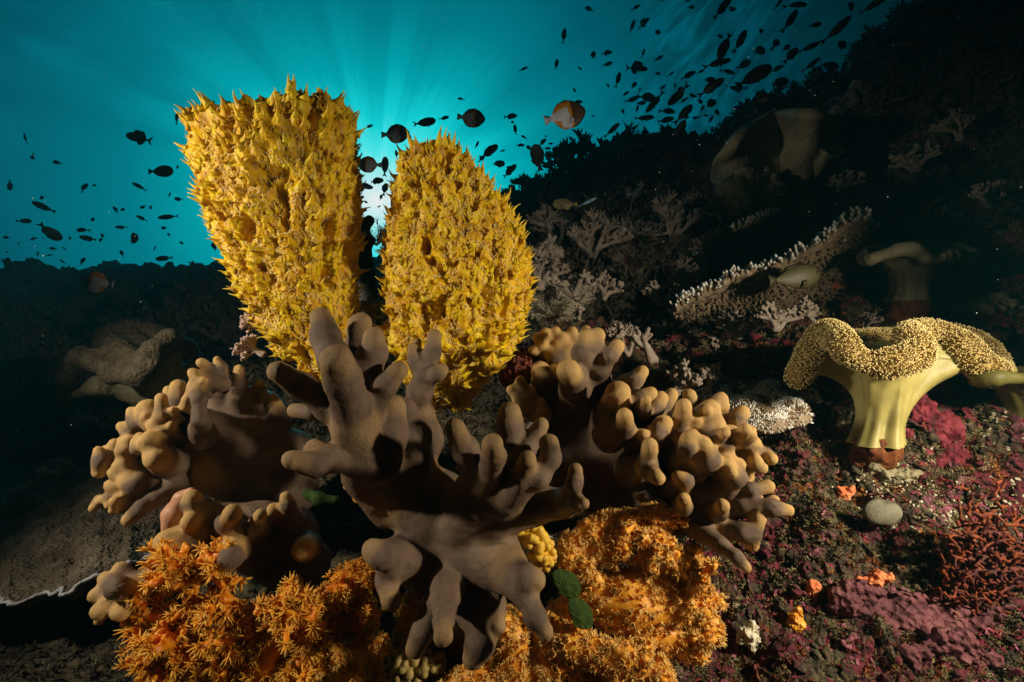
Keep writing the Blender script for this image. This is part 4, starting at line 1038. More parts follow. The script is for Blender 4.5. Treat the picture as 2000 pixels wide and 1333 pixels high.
for me, x, y, d, h, lab, mt, rz, w in [
 (KNOB[0], 1318, 765, .90, 72, 'small upright knobby soft coral just above the right leather coral tips', 'bush', .3, .8),
 (KNOB[1], 1385, 752, .92, 62, 'pale round knobby soft coral at the left end of the white flecked plate coral', 'bush', 1, 1.1),
 (KNOB[2], 1516, 640, 1.05, 66, 'knobby soft coral below the middle of the table coral', 'bush', 0, .9),
 (KNOB[0], 1590, 628, 1.05, 58, 'knobby soft coral close to the dark stalkless gap left of the dim mushroom coral', 'bush', 2, .9),
 (KNOB[1], 1440, 655, 1.15, 70, 'dim knobby soft coral under the lower end of the table coral', 'bush', 2.2, 1),
 (KNOB[2], 1395, 690, 1.15, 40, 'tiny dim knobby soft coral between the table coral and the plate coral', 'bush', 1.2, 1),
 (KNOB[1], 1120, 578, 1.3, 70, 'dim spreading soft coral bush right of the yellow dome sponge', 'bush', .4, 1.2),
 (KNOB[0], 1180, 580, 1.3, 62, 'dim soft coral bush, second from the yellow dome sponge', 'bush', 1.4, 1.1),
 (FEATH[0], 1060, 560, 1.4, 80, 'dark soft coral bush touching the right flank of the yellow dome sponge', 'bush', .4, 1.0),
 (FEATH[0], 1160, 510, 1.8, 110, 'faint feathery soft coral bush on the dark slope', 'bush', 0, 1.0),
 (FEATH[1], 1240, 505, 1.9, 110, 'wide faint feathery soft coral on the dark slope below the reef gap', 'bush', 0, 1.3),
 (FEATH[0], 1315, 480, 1.9, 110, 'tall faint feathery soft coral left of the folded leather coral', 'bush', 2, 1.0),
 (FEATH[1], 1408, 430, 1.7, 52, 'small pale spiky soft coral at the foot of the folded leather coral', 'bush', 1, 1.0),
 (FEATH[1], 1225, 690, 1.0, 80, 'fuzzy olive grey soft coral behind the right leather coral', 'bush', .5, 1.0),
 (ANT[0], 1275, 700, .95, 75, 'antler shaped pale brown soft coral behind the right leather coral', 'bush', .5, 1.0),
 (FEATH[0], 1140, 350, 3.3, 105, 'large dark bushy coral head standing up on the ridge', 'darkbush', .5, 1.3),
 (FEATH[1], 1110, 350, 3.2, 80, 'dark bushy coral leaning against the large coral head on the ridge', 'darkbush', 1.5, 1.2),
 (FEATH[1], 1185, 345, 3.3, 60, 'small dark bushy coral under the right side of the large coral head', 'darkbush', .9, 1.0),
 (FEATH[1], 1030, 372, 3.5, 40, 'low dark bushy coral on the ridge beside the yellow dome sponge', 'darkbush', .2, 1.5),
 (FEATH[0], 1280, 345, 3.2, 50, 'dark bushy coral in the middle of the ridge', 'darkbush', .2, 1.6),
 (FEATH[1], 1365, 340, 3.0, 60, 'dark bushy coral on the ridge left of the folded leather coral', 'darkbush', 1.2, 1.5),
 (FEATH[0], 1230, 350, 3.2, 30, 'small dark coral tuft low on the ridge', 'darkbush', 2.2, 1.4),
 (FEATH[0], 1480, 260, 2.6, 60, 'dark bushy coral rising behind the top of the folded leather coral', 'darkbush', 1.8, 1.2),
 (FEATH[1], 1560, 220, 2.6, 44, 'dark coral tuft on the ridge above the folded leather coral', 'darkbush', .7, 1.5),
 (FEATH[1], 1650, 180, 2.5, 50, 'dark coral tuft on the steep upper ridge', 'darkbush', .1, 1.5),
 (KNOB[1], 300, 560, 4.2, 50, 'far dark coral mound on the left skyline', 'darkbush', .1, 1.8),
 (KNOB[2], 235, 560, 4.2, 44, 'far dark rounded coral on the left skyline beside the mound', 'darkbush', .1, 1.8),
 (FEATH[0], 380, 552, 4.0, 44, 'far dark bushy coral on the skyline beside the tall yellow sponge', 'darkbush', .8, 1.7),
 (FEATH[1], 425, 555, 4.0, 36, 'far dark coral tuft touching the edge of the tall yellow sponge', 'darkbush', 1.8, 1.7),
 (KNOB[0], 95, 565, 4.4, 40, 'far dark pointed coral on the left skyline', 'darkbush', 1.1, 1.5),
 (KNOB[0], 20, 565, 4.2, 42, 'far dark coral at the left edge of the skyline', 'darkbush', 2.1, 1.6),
 (KNOB[2], 150, 835, 1.15, 50, 'dim knobby soft coral below the far left mushroom coral', 'bush', 2.1, 1.3),
 (KNOB[1], 205, 830, 1.12, 44, 'dim knobby soft coral right below the stalk of the far left mushroom coral', 'bush', .1, 1.3),
 (KNOB[0], 30, 985, 1.0, 50, 'faint knobby soft coral at the left edge above the plate coral', 'bush', .6, 1.3),
 (KNOB[1], 110, 930, 1.05, 46, 'faint knobby soft coral on the dark slope above the plate coral', 'bush', 1.6, 1.3),
 (KNOB[0], 1050, 520, 1.6, 70, 'faint knobby soft coral by the right flank of the dome sponge', 'bush', 0.0, 1.0),
 (FEATH[1], 1090, 470, 2.0, 90, 'faint twiggy soft coral by the slope above the dim bushes', 'bush', 0.7, 1.1),
 (KNOB[2], 1130, 620, 1.15, 50, 'faint knobby soft coral by the rim of the right leather coral', 'bush', 1.4, 1.2),
 (FEATH[0], 1345, 560, 1.5, 60, 'faint twiggy soft coral by the dark hollow left of the table coral', 'bush', 2.1, 1.3),
 (KNOB[1], 1290, 590, 1.35, 60, 'faint knobby soft coral by the dark hollow behind the fuzzy coral', 'bush', 2.8, 1.0),
 (KNOB[0], 1380, 520, 1.7, 60, 'faint knobby soft coral by the slope above the table coral', 'bush', 3.5, 1.1),
 (FEATH[1], 1340, 430, 2.2, 70, 'faint twiggy soft coral by the slope under the ridge', 'bush', 4.2, 1.2),
 (KNOB[2], 1220, 420, 2.4, 70, 'faint knobby soft coral by the slope below the large coral head', 'bush', 4.9, 1.3),
 (FEATH[0], 1470, 470, 1.7, 50, 'faint twiggy soft coral by the upper end of the table coral', 'bush', 5.6, 1.0),
 (KNOB[1], 1560, 420, 1.6, 60, 'faint knobby soft coral by the foot of the folded fan', 'bush', 6.3, 1.1),
 (KNOB[0], 1640, 370, 1.7, 60, 'faint knobby soft coral by the dark wall right of the folded fan', 'bush', 7.0, 1.2),
 (FEATH[1], 1720, 420, 1.5, 60, 'faint twiggy soft coral by the dark wall above the dim mushroom coral', 'bush', 7.7, 1.3),
 (KNOB[2], 1790, 330, 1.7, 60, 'faint knobby soft coral by the steep wall under the skyline', 'bush', 8.4, 1.0),
 (FEATH[0], 1870, 270, 1.7, 60, 'faint twiggy soft coral by the highest part of the wall', 'bush', 9.1, 1.1),
 (KNOB[1], 1930, 400, 1.4, 60, 'faint knobby soft coral by the wall near the right edge', 'bush', 9.8, 1.2),
 (KNOB[0], 1590, 480, 1.5, 44, 'faint knobby soft coral by the space between fan and table coral', 'bush', 10.5, 1.3),
 (FEATH[1], 1690, 640, 1.1, 40, 'faint twiggy soft coral by the back rim of the yellow mushroom coral', 'bush', 11.2, 1.0),
 (KNOB[2], 1460, 590, 1.3, 50, 'faint knobby soft coral by the lower end of the table coral', 'bush', 11.9, 1.1),
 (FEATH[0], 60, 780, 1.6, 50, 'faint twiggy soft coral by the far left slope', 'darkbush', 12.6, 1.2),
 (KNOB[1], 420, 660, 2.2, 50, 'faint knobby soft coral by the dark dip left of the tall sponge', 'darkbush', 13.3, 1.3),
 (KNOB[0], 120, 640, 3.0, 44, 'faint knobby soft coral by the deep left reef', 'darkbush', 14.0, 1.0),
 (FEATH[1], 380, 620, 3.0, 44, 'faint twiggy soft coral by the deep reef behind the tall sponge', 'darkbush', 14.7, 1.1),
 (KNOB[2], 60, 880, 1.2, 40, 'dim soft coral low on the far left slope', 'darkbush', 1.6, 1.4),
]:
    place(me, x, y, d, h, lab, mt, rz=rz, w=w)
# pinkish broccoli coral clinging to the left side of the tall sponge
pk_ = bush(61, 4, (3, 5), .8, 1.6, .07, .016, k=.012)
for x, y, h, rz, lab in ((512, 690, 58, 0, 'pinkish broccoli soft coral low on the left flank of the tall yellow sponge'), (502, 640, 44, 1, 'small pinkish broccoli soft coral higher on the left flank of the tall yellow sponge'),
                    (722, 640, 70, 2, 'pinkish broccoli soft coral in the gap between the two yellow sponges')):
    place(pk_, x, y, .74 if x < 600 else .80, h, lab, 'pinkish', rz=rz, tilt=-.9 if x < 600 else 0)
# ------------------------------------------------------------------ table coral, plate corals and other growth
r3 = np.random.default_rng(5)
def nubs(V, N_, idx, scale, rng, mi_tip=1):
    parts = []
    v, q, t = tube_t([(0, 0, -.3), (.04, .02, .35), (.02, .05, .75)], [.26, .23, .20], 6, cap=False); parts.append((v, q, np.zeros((0, 3), int), 0))
    v, q, t = tube_t([(.02, .05, .72), (.03, .06, .95), (.02, .05, 1.12)], [.205, .17, .08], 6); parts.append((v, q, t, mi_tip))
    v, q, t = tube_t([(0, 0, .2), (.25, .05, .5), (.36, .06, .7)], [.15, .15, .10], 5); parts.append((v, q, t, mi_tip))
    return stamp(merge(parts), V[idx], N_[idx] + rng.normal(size=(len(idx), 3)) * .3, scale, rng)
def table_coral():
    root = empty('table_coral', tuple(P(1500, 560, 1.25))); tag(root, 'tilted table coral seen edge on with white tipped branchlets along its upper rim', 'hard coral')
    b = np.array(P(1500, 560, 1.25)); ch = []; top = []
    g = r3
    def top_y(t): return 603 - 168 * t - 9 * np.sin(t * 7.5) - 4 * np.sin(t * 21 + 1)
    def U(t, w):   # w 0 upper near edge, 1 lower far edge
        x = 1325 + 357 * t; y = top_y(t)
        drop = (18 + 84 * math.sin(min(max(t, 0), 1) ** 1.5 * math.pi * .92)) * w
        return P(x + 18 * w, y + drop, 1.14 + .16 * w + .05 * (1 - t))
    n = 34; m_ = 7
    for i in range(n):
        t = i / (n - 1)
        for j in range(m_):
            w = j / (m_ - 1)
            if g.random() < .14 and w > .3: continue
            p = U(t + g.normal() * .008, w); q = U(min(1, t + g.normal() * .02), max(0, w - .19)); q2 = U(min(1, t + .03), max(0, w + g.normal() * .1))
            ch.append([(*p, .0075), (*q, .0075)]); ch.append([(*p, .0065), (*q2, .006)])
    V, Q = sdf(ch, .0030, .004)
    me = mesh_np('branches', V, Q); V, N_ = coords(me), normals(me)
    V = V + N_ * (fbm(V * 160, 2, 3) * .0012)[:, None]; me.vertices.foreach_set('co', V.astype(np.float32).ravel()); me.update()
    # branchlets stand on the top side
    up = np.array([-.25, -.45, .85])
    dist_top = np.array([abs((666.5 - v[2] / v[1] * 1000) - top_y(np.clip(((v[0] / v[1] * 1000 + 1000) - 1325) / 357, 0, 1))) for v in V])
    idx = pick(V, N_, 620, .0075, g, ((N_ @ up) > -.1) & (dist_top < 34))
    Z = np.repeat(up[None], len(V), 0) * 1.0 + N_ * .5
    pm = nubs(V, Z, idx, .009 + .013 * g.random(len(idx)), g)
    tips = mesh_np('branchlets', *pm)
    idx2 = pick(V, N_, 700, .008, g, (N_[:, 1] < .1) & (dist_top > 14))
    pm2 = nubs(V, N_, idx2, .008 + .004 * g.random(len(idx2)), g)
    t2 = mesh_np('underside_branchlets', *pm2)
    for nm, m2, mt in (('branches', me, [M['table']]), ('branchlets', tips, [M['table'], M['white']]), ('underside_branchlets', t2, [M['table'], M['table']])):
        o = link(nm, m2, mt, root); v = coords(m2) - b; m2.vertices.foreach_set('co', v.astype(np.float32).ravel()); m2.update()
        if nm != 'branches': o['kind'] = 'stuff'
table_coral()
def faint_table():
    g = r3; ch = [[(*P(1440 + 60 * t, 452 - 26 * t, 1.5), .012), (*P(1447 + 60 * t, 449 - 26 * t, 1.5), .012)] for t in np.linspace(0, 1, 9)]
    me = sdf_mesh('x', ch, .004, .004); V, N_ = coords(me), normals(me)
    idx = pick(V, N_, 60, .012, g, N_[:, 2] > .2)
    o = link('table_coral', mesh_np('table_coral', *nubs(V, N_ * .5 + [0, -.2, 1], idx, .016, g)), [M['table'], M['white']])
    tag(o, 'short faint row of pale tipped coral branchlets above the big tilted table coral', 'hard coral')
faint_table()

def flecked_plate():
    """low folded colony thick with white ridges"""
    base = np.array(P(1475, 790, .93)); g = r3
    n, m_ = 220, 90
    th = np.linspace(0, 2 * np.pi, n, endpoint=False); ss = np.linspace(0, 1, m_)
    S, T = np.meshgrid(ss, th, indexing='ij')
    wob = 1 + .12 * np.sin(T * 3 + .5) + .07 * np.sin(T * 7 + 1)
    X = .108 * S * np.cos(T) * wob; Y = .085 * S * np.sin(T) * wob
    Z = .030 * np.sqrt(np.maximum(1 - S ** 2.4, 0)) + .010 * np.sin(X * 70 + 1) * np.cos(Y * 60) * (S < .98) - .006 * S
    V = np.stack([X, Y, Z + .10 * (-Y) * -0.35], -1).reshape(-1, 3)
    V = np.vstack([V, V * [.9, .9, 0] + [0, 0, -.02]]);
    idx = np.arange(m_ * n).reshape(m_, n); nx = np.roll(idx, -1, 1)
    Q = np.stack([idx[:-1], idx[1:], nx[1:], nx[:-1]], -1).reshape(-1, 4)
    off = m_ * n; Q = np.vstack([Q, np.stack([idx[-1], idx[-1] + off, nx[-1] + off, nx[-1]], -1), Q[:, ::-1] + off])
    me = mesh_np('plate', V, Q); N_ = normals(me); V = coords(me)
    sgn = 1 if N_[: off, 2].mean() > 0 else -1
    tilt = Matrix.Rotation(rad(12), 3, 'X'); R = np.array(tilt)
    idx = pick(V, N_, 3600, .0030, g, (np.arange(len(V)) < off))
    parts = []
    v, q, t = tube_t([(0, 0, -.2), (0, 0, .6), (.1, 0, 1)], [.3, .24, .12], 4); parts.append((v * [1.8, 1, 1], q, t, 0))
    rim = np.linalg.norm(V[:, :2] * [1, 1.25], axis=1) > .098
    nz = fbm(V * 60, 2, 3)
    wsel = idx[(nz[idx] > .02) | rim[idx]]; bsel = idx[~((nz[idx] > .02) | rim[idx])]
    root = empty('plate_coral', tuple(base)); tag(root, 'low brown plate coral thick with white flecks left of the yellow mushroom coral', 'hard coral'); root.rotation_euler = (rad(14), 0, rad(-4))
    link('plate', me, M['table'], root)
    for nm, sel, mt in (('white_ridges', wsel, M['white']), ('brown_ridges', bsel, M['table'])):
        pm = stamp(merge(parts), V[sel], N_[sel] * sgn, .0034 + .0016 * g.random(len(sel)), g)
        o = link(nm, mesh_np(nm, *pm), [mt], root); o['kind'] = 'stuff'
flecked_plate()

def big_plate():
    """wide plate coral at lower left, pale growing rim towards the camera"""
    n, m_ = 260, 200
    fr = np.array([(-300, 1210, .70), (-120, 1195, .68), (0, 1172, .66), (60, 1168, .66), (140, 1150, .67), (200, 1125, .69), (260, 1100, .72), (300, 1085, .76), (360, 1060, .85), (420, 1030, .95)])
    bk = np.array([(-300, 930, 1.25), (-120, 915, 1.25), (0, 905, 1.2), (60, 905, 1.18), (140, 905, 1.15), (200, 905, 1.1), (260, 915, 1.05), (300, 930, 1.0), (360, 950, 1.0), (420, 970, 1.0)])
    t = np.linspace(0, 1, n); tt = np.linspace(0, 1, len(fr))
    Fp = np.array([P(*[np.interp(x, tt, fr[:, k]) for k in range(3)]) for x in t]); Bp = np.array([P(*[np.interp(x, tt, bk[:, k]) for k in range(3)]) for x in t])
    Fp[:, 2] += fbm(np.stack([t * 26, t * 0, t * 0], 1), 3, 4) * .004; Fp[:, 1] += fbm(np.stack([t * 20, t * 0, t * 0 + 5], 1), 3, 6) * .012
    s = np.linspace(0, 1, m_)
    V = Fp[None] * (1 - s)[:, None, None] + Bp[None] * s[:, None, None]
    V = V.reshape(-1, 3); V0 = V.copy()
    rise = fbm(V * 9, 3, 2) * .020 * np.repeat(np.minimum(s * 3, 1), n) + fbm(V * 45, 3, 8) * .006 * np.repeat(np.minimum(s * 8, 1), n) - .012 * np.repeat(np.exp(-((s - .06) / .05) ** 2), n) * 0
    V[:, 2] += rise
    Lw = V0 + [0, .012, -.012]
    Lw[:, 2] -= np.repeat(s ** .7 * .10, n)
    A = np.vstack([V, Lw]); idx = np.arange(m_ * n).reshape(m_, n); o_ = m_ * n
    Q = np.stack([idx[:-1, :-1], idx[:-1, 1:], idx[1:, 1:], idx[1:, :-1]], -1).reshape(-1, 4)
    E0 = np.stack([idx[0, 1:], idx[0, :-1], idx[0, :-1] + o_, idx[0, 1:] + o_], -1); E1 = np.stack([idx[-1, :-1], idx[-1, 1:], idx[-1, 1:] + o_, idx[-1, :-1] + o_], -1)
    S0 = np.stack([idx[:-1, 0], idx[1:, 0], idx[1:, 0] + o_, idx[:-1, 0] + o_], -1); S1 = np.stack([idx[1:, -1], idx[:-1, -1], idx[:-1, -1] + o_, idx[1:, -1] + o_], -1)
    me = mesh_np('plate', A, np.vstack([Q, Q[:, ::-1] + o_, E0, E1, S0, S1]))
    root = empty('plate_coral', (0, 0, 0)); tag(root, 'wide rough brown plate coral with a thin pale rim at the lower left edge', 'hard coral')
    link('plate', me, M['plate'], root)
    rim = [[(*(Fp[i] + [0, 0, .0]), .0018 + .0007 * math.sin(i * 1.7)) for i in range(0, n, 3)]]
    link('rim', sdf_mesh('rim', rim, .0014, .003, rough=.0012, rscale=160, seed=2), M['platerim'], root)
big_plate()

# feather star and threads
def feather(label, px, py, d, size, n, rng, seed=0, upw=.6, mat='feather', name='feather_star'):
    b = np.array(P(px, py, d)); parts = []
    for i in range(n):
        a = rng.uniform(0, 2 * math.pi); v = np.array([math.cos(a), math.sin(a) * .7 - .2, upw + rng.random() * .8]); v /= np.linalg.norm(v)
        bend = rng.normal(size=3) * .3; t = np.linspace(0, 1, 9)[:, None]
        L_ = size * rng.uniform(.7, 1.1)
        pth = b + v * L_ * t + (bend - [0, 0, .4]) * L_ * .5 * t ** 2
        parts.append((*tube_t(pth, np.linspace(.0016, .0005, 9), 4), 0))
        T = np.gradient(pth, axis=0)
        for k in np.linspace(.15, .98, 22):
            p = np.array([np.interp(k, t[:, 0], pth[:, c]) for c in range(3)]); tg = np.array([np.interp(k, t[:, 0], T[:, c]) for c in range(3)]); tg /= np.linalg.norm(tg)
            sd = np.cross(tg, rng.normal(size=3)); sd /= np.linalg.norm(sd)
            for s in (-1, 1):
                e = (sd * s + tg * .6) * size * .13
                parts.append((*tube_t([p, p + e], [.0005, .00025], 3), 0))
    V, Fs, mi = merge(parts)
    o = link(name, mesh_np(name, V, Fs), M[mat]); tag(o, label, 'feather star')
feather('pale feathery star with fine side barbs right of the yellow dome sponge', 1075, 630, .95, .075, 34, r3)
feather('dim small feathery star behind the pale one', 1125, 600, 1.15, .06, 24, r3)
feather('tuft of fine twigs silhouetted against the sun gap between the sponges', 735, 480, 1.05, .075, 18, r3, mat='darkbush', name='twiggy_coral')

# dark knobbly stalk standing in the gap between the two sponges
leather('soft_coral', 'dark crooked coral stalk in the gap between the two yellow sponges',
        [[(735, 720, 0, 22), (725, 620, 0, 20), (715, 540, 0, 17), (708, 470, 0, 15), (705, 440, 0, 15)], [(705, 450, 0, 12), (722, 430, 0, 9)], [(700, 460, 0, 12), (690, 432, 0, 8)], [(708, 480, 0, 10), (726, 470, 0, 8)]],
        .90, vox=.003, mat='darkbush', seed=30)
leather('soft_coral', 'slim tan leather coral finger at the right flank of the tall yellow sponge',
        [[(702, 690, 0, 18), (698, 620, 0, 11), (690, 560, 0, 7), (688, 545, 0, 5)]], .80, vox=.003, mat='brownfuzz', seed=31)

# single sponges, tunicates and leaves on the right hand slope
def lump(label, px, py, d, size, mat, seed, shape=(1, .7, .8), n=6, rough=.06, name='sponge', cat='sponge', k=.4, vox=.05, fine=.02, rot=0):
    g = np.random.default_rng(seed); s = size / F * d / 2
    ch = [[(*(g.normal(size=3) * .30 * np.array(shape)), .50 + .15 * g.random())] for _ in range(n)]
    V, Q = sdf(ch, vox, k); me = mesh_np(name, V * shape, Q); V, N_ = coords(me), normals(me)
    V = V + N_ * (fbm(V * 2.2 + seed, 3, seed) * rough * 1.6 + fbm(V * 9 + seed, 3, seed) * fine)[:, None]
    V *= s; me.vertices.foreach_set('co', V.astype(np.float32).ravel()); me.update()
    o = link(name, me, M[mat]); o.location = P(px, py, d); o.rotation_euler = (0, rot, 0)
    return tag(o, label, cat)
def gd(px, py, default=.7):
    g = ground(px, py)
    return float(g[0][1]) if g else default
for lab, x, y, sz, mat, sd, sh, nm, ct, rt in [
 ('blue grey rounded sponge beside the stalk of the dim mushroom coral', 1845, 590, 110, 'bluegrey', 3, (1, .6, .9), 'sponge', 'sponge', .5),
 ('crimson crumpled sponge right of the yellow mushroom coral stalk', 1830, 850, 110, 'crimson', 4, (.8, .4, 1.3), 'sponge', 'sponge', -.4),
 ('crimson sponge patch right of the base of the yellow mushroom coral', 1870, 905, 90, 'crimson', 5, (1.1, .4, .8), 'sponge', 'sponge', .6),
 ('crimson sponge between the yellow mushroom coral cap and the dark wall', 1955, 640, 90, 'crimson', 6, (1.1, .5, .6), 'sponge', 'sponge', .5),
 ('dull crimson sponge under the right half of the yellow mushroom cap', 1890, 770, 90, 'crimson', 7, (1.3, .5, .6), 'sponge', 'sponge', .2),
 ('large flat mauve porous sponge at lower right', 1780, 1215, 210, 'mauve', 8, (1.1, .26, .9), 'sponge', 'sponge', .5),
 ('mauve porous sponge touching the bottom edge right of the large flat one', 1860, 1290, 130, 'mauve', 9, (1.2, .22, .8), 'sponge', 'sponge', .2),
 ('small mauve porous sponge under the oval grey sponge', 1720, 1060, 90, 'mauve', 10, (1.2, .35, .7), 'sponge', 'sponge', .3),
 ('dark mauve sponge at the far lower right corner', 1960, 1230, 120, 'mauve', 11, (1, .22, .8), 'sponge', 'sponge', .3),
 ('glossy orange tunicate sac on the reef right of the apricot corals', 1553, 1213, 44, 'tunicate', 12, (.7, .6, 1.2), 'tunicate', 'sea squirt', .2),
 ('coral red sponge scrap above the large flat mauve sponge', 1695, 1140, 60, 'coralorange', 13, (1.3, .5, .5), 'sponge', 'sponge', -.3),
 ('orange ragged sponge right of the orange tunicate', 1640, 1175, 50, 'coralorange', 14, (.8, .5, 1), 'sponge', 'sponge', .5),
 ('orange sponge crumb above the orange tunicate', 1588, 1155, 40, 'coralorange', 15, (.6, .5, 1), 'sponge', 'sponge', .1),
 ('small coral red sponge on the slope left of the oval grey sponge', 1655, 965, 40, 'coralorange', 16, (1, .5, .8), 'sponge', 'sponge', .1),
 ('tan rounded lump at the foot of the yellow mushroom coral', 1755, 925, 70, 'dimleather', 17, (1.3, .6, .6), 'sponge', 'sponge', .3),
 ('salmon lobed sponge cut by the right edge', 1990, 795, 60, 'coralorange', 18, (1, .5, .8), 'sponge', 'sponge', .5),
 ('brown mound sponge near the right edge above the yellow mushroom coral', 1950, 610, 110, 'dimleather', 19, (1.3, .6, .5), 'sponge', 'sponge', .1),
 ('pale pink crust lump right of the apricot coral', 1465, 1240, 50, 'cream', 20, (.8, .5, 1), 'sponge', 'sponge', .5),
 ('pinkish red sponge under the tilted end of the table coral', 1645, 560, 56, 'coralorange', 21, (1.3, .5, .7), 'sponge', 'sponge', .7),
 ('pale grey orange scrap sponge high on the dark wall', 1650, 200, 60, 'bluegrey', 22, (.6, .5, 1.2), 'sponge', 'sponge', .8),
 ('pale grey lump on the dark wall right of the folded leather coral', 1705, 290, 60, 'bluegrey', 23, (.9, .5, 1), 'sponge', 'sponge', .3),
 ('second pale grey lump lower on the dark wall beside the folded leather coral', 1665, 310, 40, 'bluegrey', 24, (.7, .5, 1), 'sponge', 'sponge', .3),
 ('salmon red sponge flap at the bottom edge under the apricot corals', 1115, 1325, 60, 'coralorange', 25, (1.3, .5, .5), 'sponge', 'sponge', .3),
 ('small grey dome sponge between the left orange corals', 640, 1250, 70, 'bluegrey', 26, (.7, .6, 1), 'sponge', 'sponge', 0),
 ('little yellow tipped tunicate beside the small orange tuft', 735, 1225, 26, 'tunicate', 27, (.7, .6, 1.3), 'tunicate', 'sea squirt', 0),
]:
    d = gd(x, y)
    if nm != 'x' and y > 1200 and x < 1200: d = .6
    lump(lab, x, y, d + (.012 if mat in ('mauve', 'crimson') else -.002), sz, mat, sd, sh, name=nm, cat=ct, rot=rt, n=9, rough=.17, fine=.05)
# the smooth oval grey sponge
d_ = gd(1723, 1000) - .03
V, Q = sdf([[(-.005, 0, 0, .021), (.006, 0, -.002, .021)]], .0018, .01)
me = mesh_np('disc_sponge', V * [1, .4, .82], Q); o = link('disc_sponge', me, M['grey']); o.location = P(1723, 1000, d_); tag(o, 'smooth oval grey disc sponge standing on the right hand slope', 'sponge')
# two dark green leaves of algae among the apricot corals
for (x, y, rz, lab) in ((1108, 1140, .5, 'dark green oval algae leaf, upper one of two among the apricot corals'), (1135, 1198, .35, 'dark green oval algae leaf, lower one of two among the apricot corals')):
    V, Q = sdf([[(0, 0, -.014, .006), (0, 0, -.004, .015), (0, 0, .008, .012), (0, 0, .017, .005)]], .0014, .006)
    me = mesh_np('algae_leaf', V * [1, .09, 1], Q); v = coords(me); v[:, 1] += .1 * np.abs(v[:, 0]) + fbm(v * 150, 2, 3) * .0008; me.vertices.foreach_set('co', v.ravel()); me.update()
    o = link('algae_leaf', me, M['green']); o.location = P(x, y, .562); o.scale = (.8, 1, .9); o.rotation_euler = (rad(-22), -rz * 1.6, rad(35)); tag(o, lab, 'algae')
leather('algae', 'dark green glossy algae blade in the hollow left of the central trunk', [[(600, 965, 3, 10), (625, 975, 2, 12), (655, 978, 2, 8)]], .62, mat='green', seed=33)
# cream grains: a spilled patch of tiny eggs or ascidians
g4 = np.random.default_rng(91)
def grains():
    vs = []
    pts, nn = [], []
    for _ in range(600):
        x = g4.normal() * 38 + 1775; y = g4.normal() * 26 + 955 + (x - 1775) * .25
        if len(pts) >= 95: break
        if g4.random() < .3: x = g4.normal() * 40 + 1710; y = g4.normal() * 18 + 945
        g = ground(x, y)
        if g is None: continue
        if any(np.linalg.norm(g[0] - p) < .0055 for p in pts): continue
        pts.append(g[0]); nn.append(g[1])
    pts, nn = np.array(pts), np.array(nn)
    b = pts.mean(0); root = empty('ascidian_colony', tuple(b)); tag(root, 'spilled looking patch of tiny cream ascidian grains below the yellow mushroom coral', 'sea squirt')
    v, q = sdf([[(-.25, 0, 0, .42), (.25, 0, 0, .40)]], .16, .1); gm = mesh_np('grain', v * .0036, q)
    for p, n_ in zip(pts, nn):
        o = link('grain', gm, None, root)
        if not gm.materials: gm.materials.append(M['cream'])
        o.location = p - b + n_ * .002; o.rotation_euler = (g4.random() * 3, g4.random() * 3, g4.random() * 3); s = .7 + .7 * g4.random(); o.scale = (s, s, s)
grains()

# ------------------------------------------------------------------ turf and crust that cover the slope (uncountable)
def leaftuft(n, seed, w=.10, L_=1.0, spread=.9):
    g = np.random.default_rng(seed); V, T = [], []
    for i in range(n):
        v = np.array([g.normal() * spread, g.normal() * spread, 1]); v /= np.linalg.norm(v); s = np.cross(v, g.normal(size=3)); s /= np.linalg.norm(s)
        l = L_ * g.uniform(.5, 1.1); b = g.normal(size=3) * .15; k = len(V)
        V += [b - s * w, b + s * w, b + v * l * .6 + s * w * .8 + g.normal(size=3) * .06, b + v * l + g.normal(size=3) * .15]
        T += [(k, k + 1, k + 2), (k, k + 2, k + 3)]
    return np.array(V), [np.zeros((0, 4), int), np.array(T)], [np.zeros(0, int), np.zeros(len(T), int)]
def blob(seed, sq=(1, 1, .5)):  # knobbly
    g = np.random.default_rng(seed)
    v, q = sdf([[(*(g.normal(size=3) * .35), .35 + .2 * g.random())] for _ in range(5)], .15, .2)
    v = v * sq + np.stack([fbm(v * 2.6, 2, seed + k) for k in range(3)], 1) * .16
    return v, [q, np.zeros((0, 3), int)], [np.zeros(len(q), int), np.zeros(0, int)]
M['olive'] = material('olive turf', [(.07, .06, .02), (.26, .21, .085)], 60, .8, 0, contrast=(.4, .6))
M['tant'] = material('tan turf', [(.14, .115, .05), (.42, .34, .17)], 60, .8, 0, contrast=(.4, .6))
M['rustt'] = material('rust turf', [(.12, .03, .008), (.32, .09, .02)], 60, .8, 0, contrast=(.4, .6))
M['sand'] = material('pale crust', [(.28, .24, .14), (.56, .50, .34)], 80, .7, .4, 300, contrast=(.4, .6))
M['pinkc'] = material('pink crust', [(.20, .04, .06), (.40, .12, .16)], 80, .6, .5, 300, contrast=(.4, .6))
M['brownt'] = material('brown turf', [(.05, .04, .024), (.15, .115, .07)], 60, .9, 0)
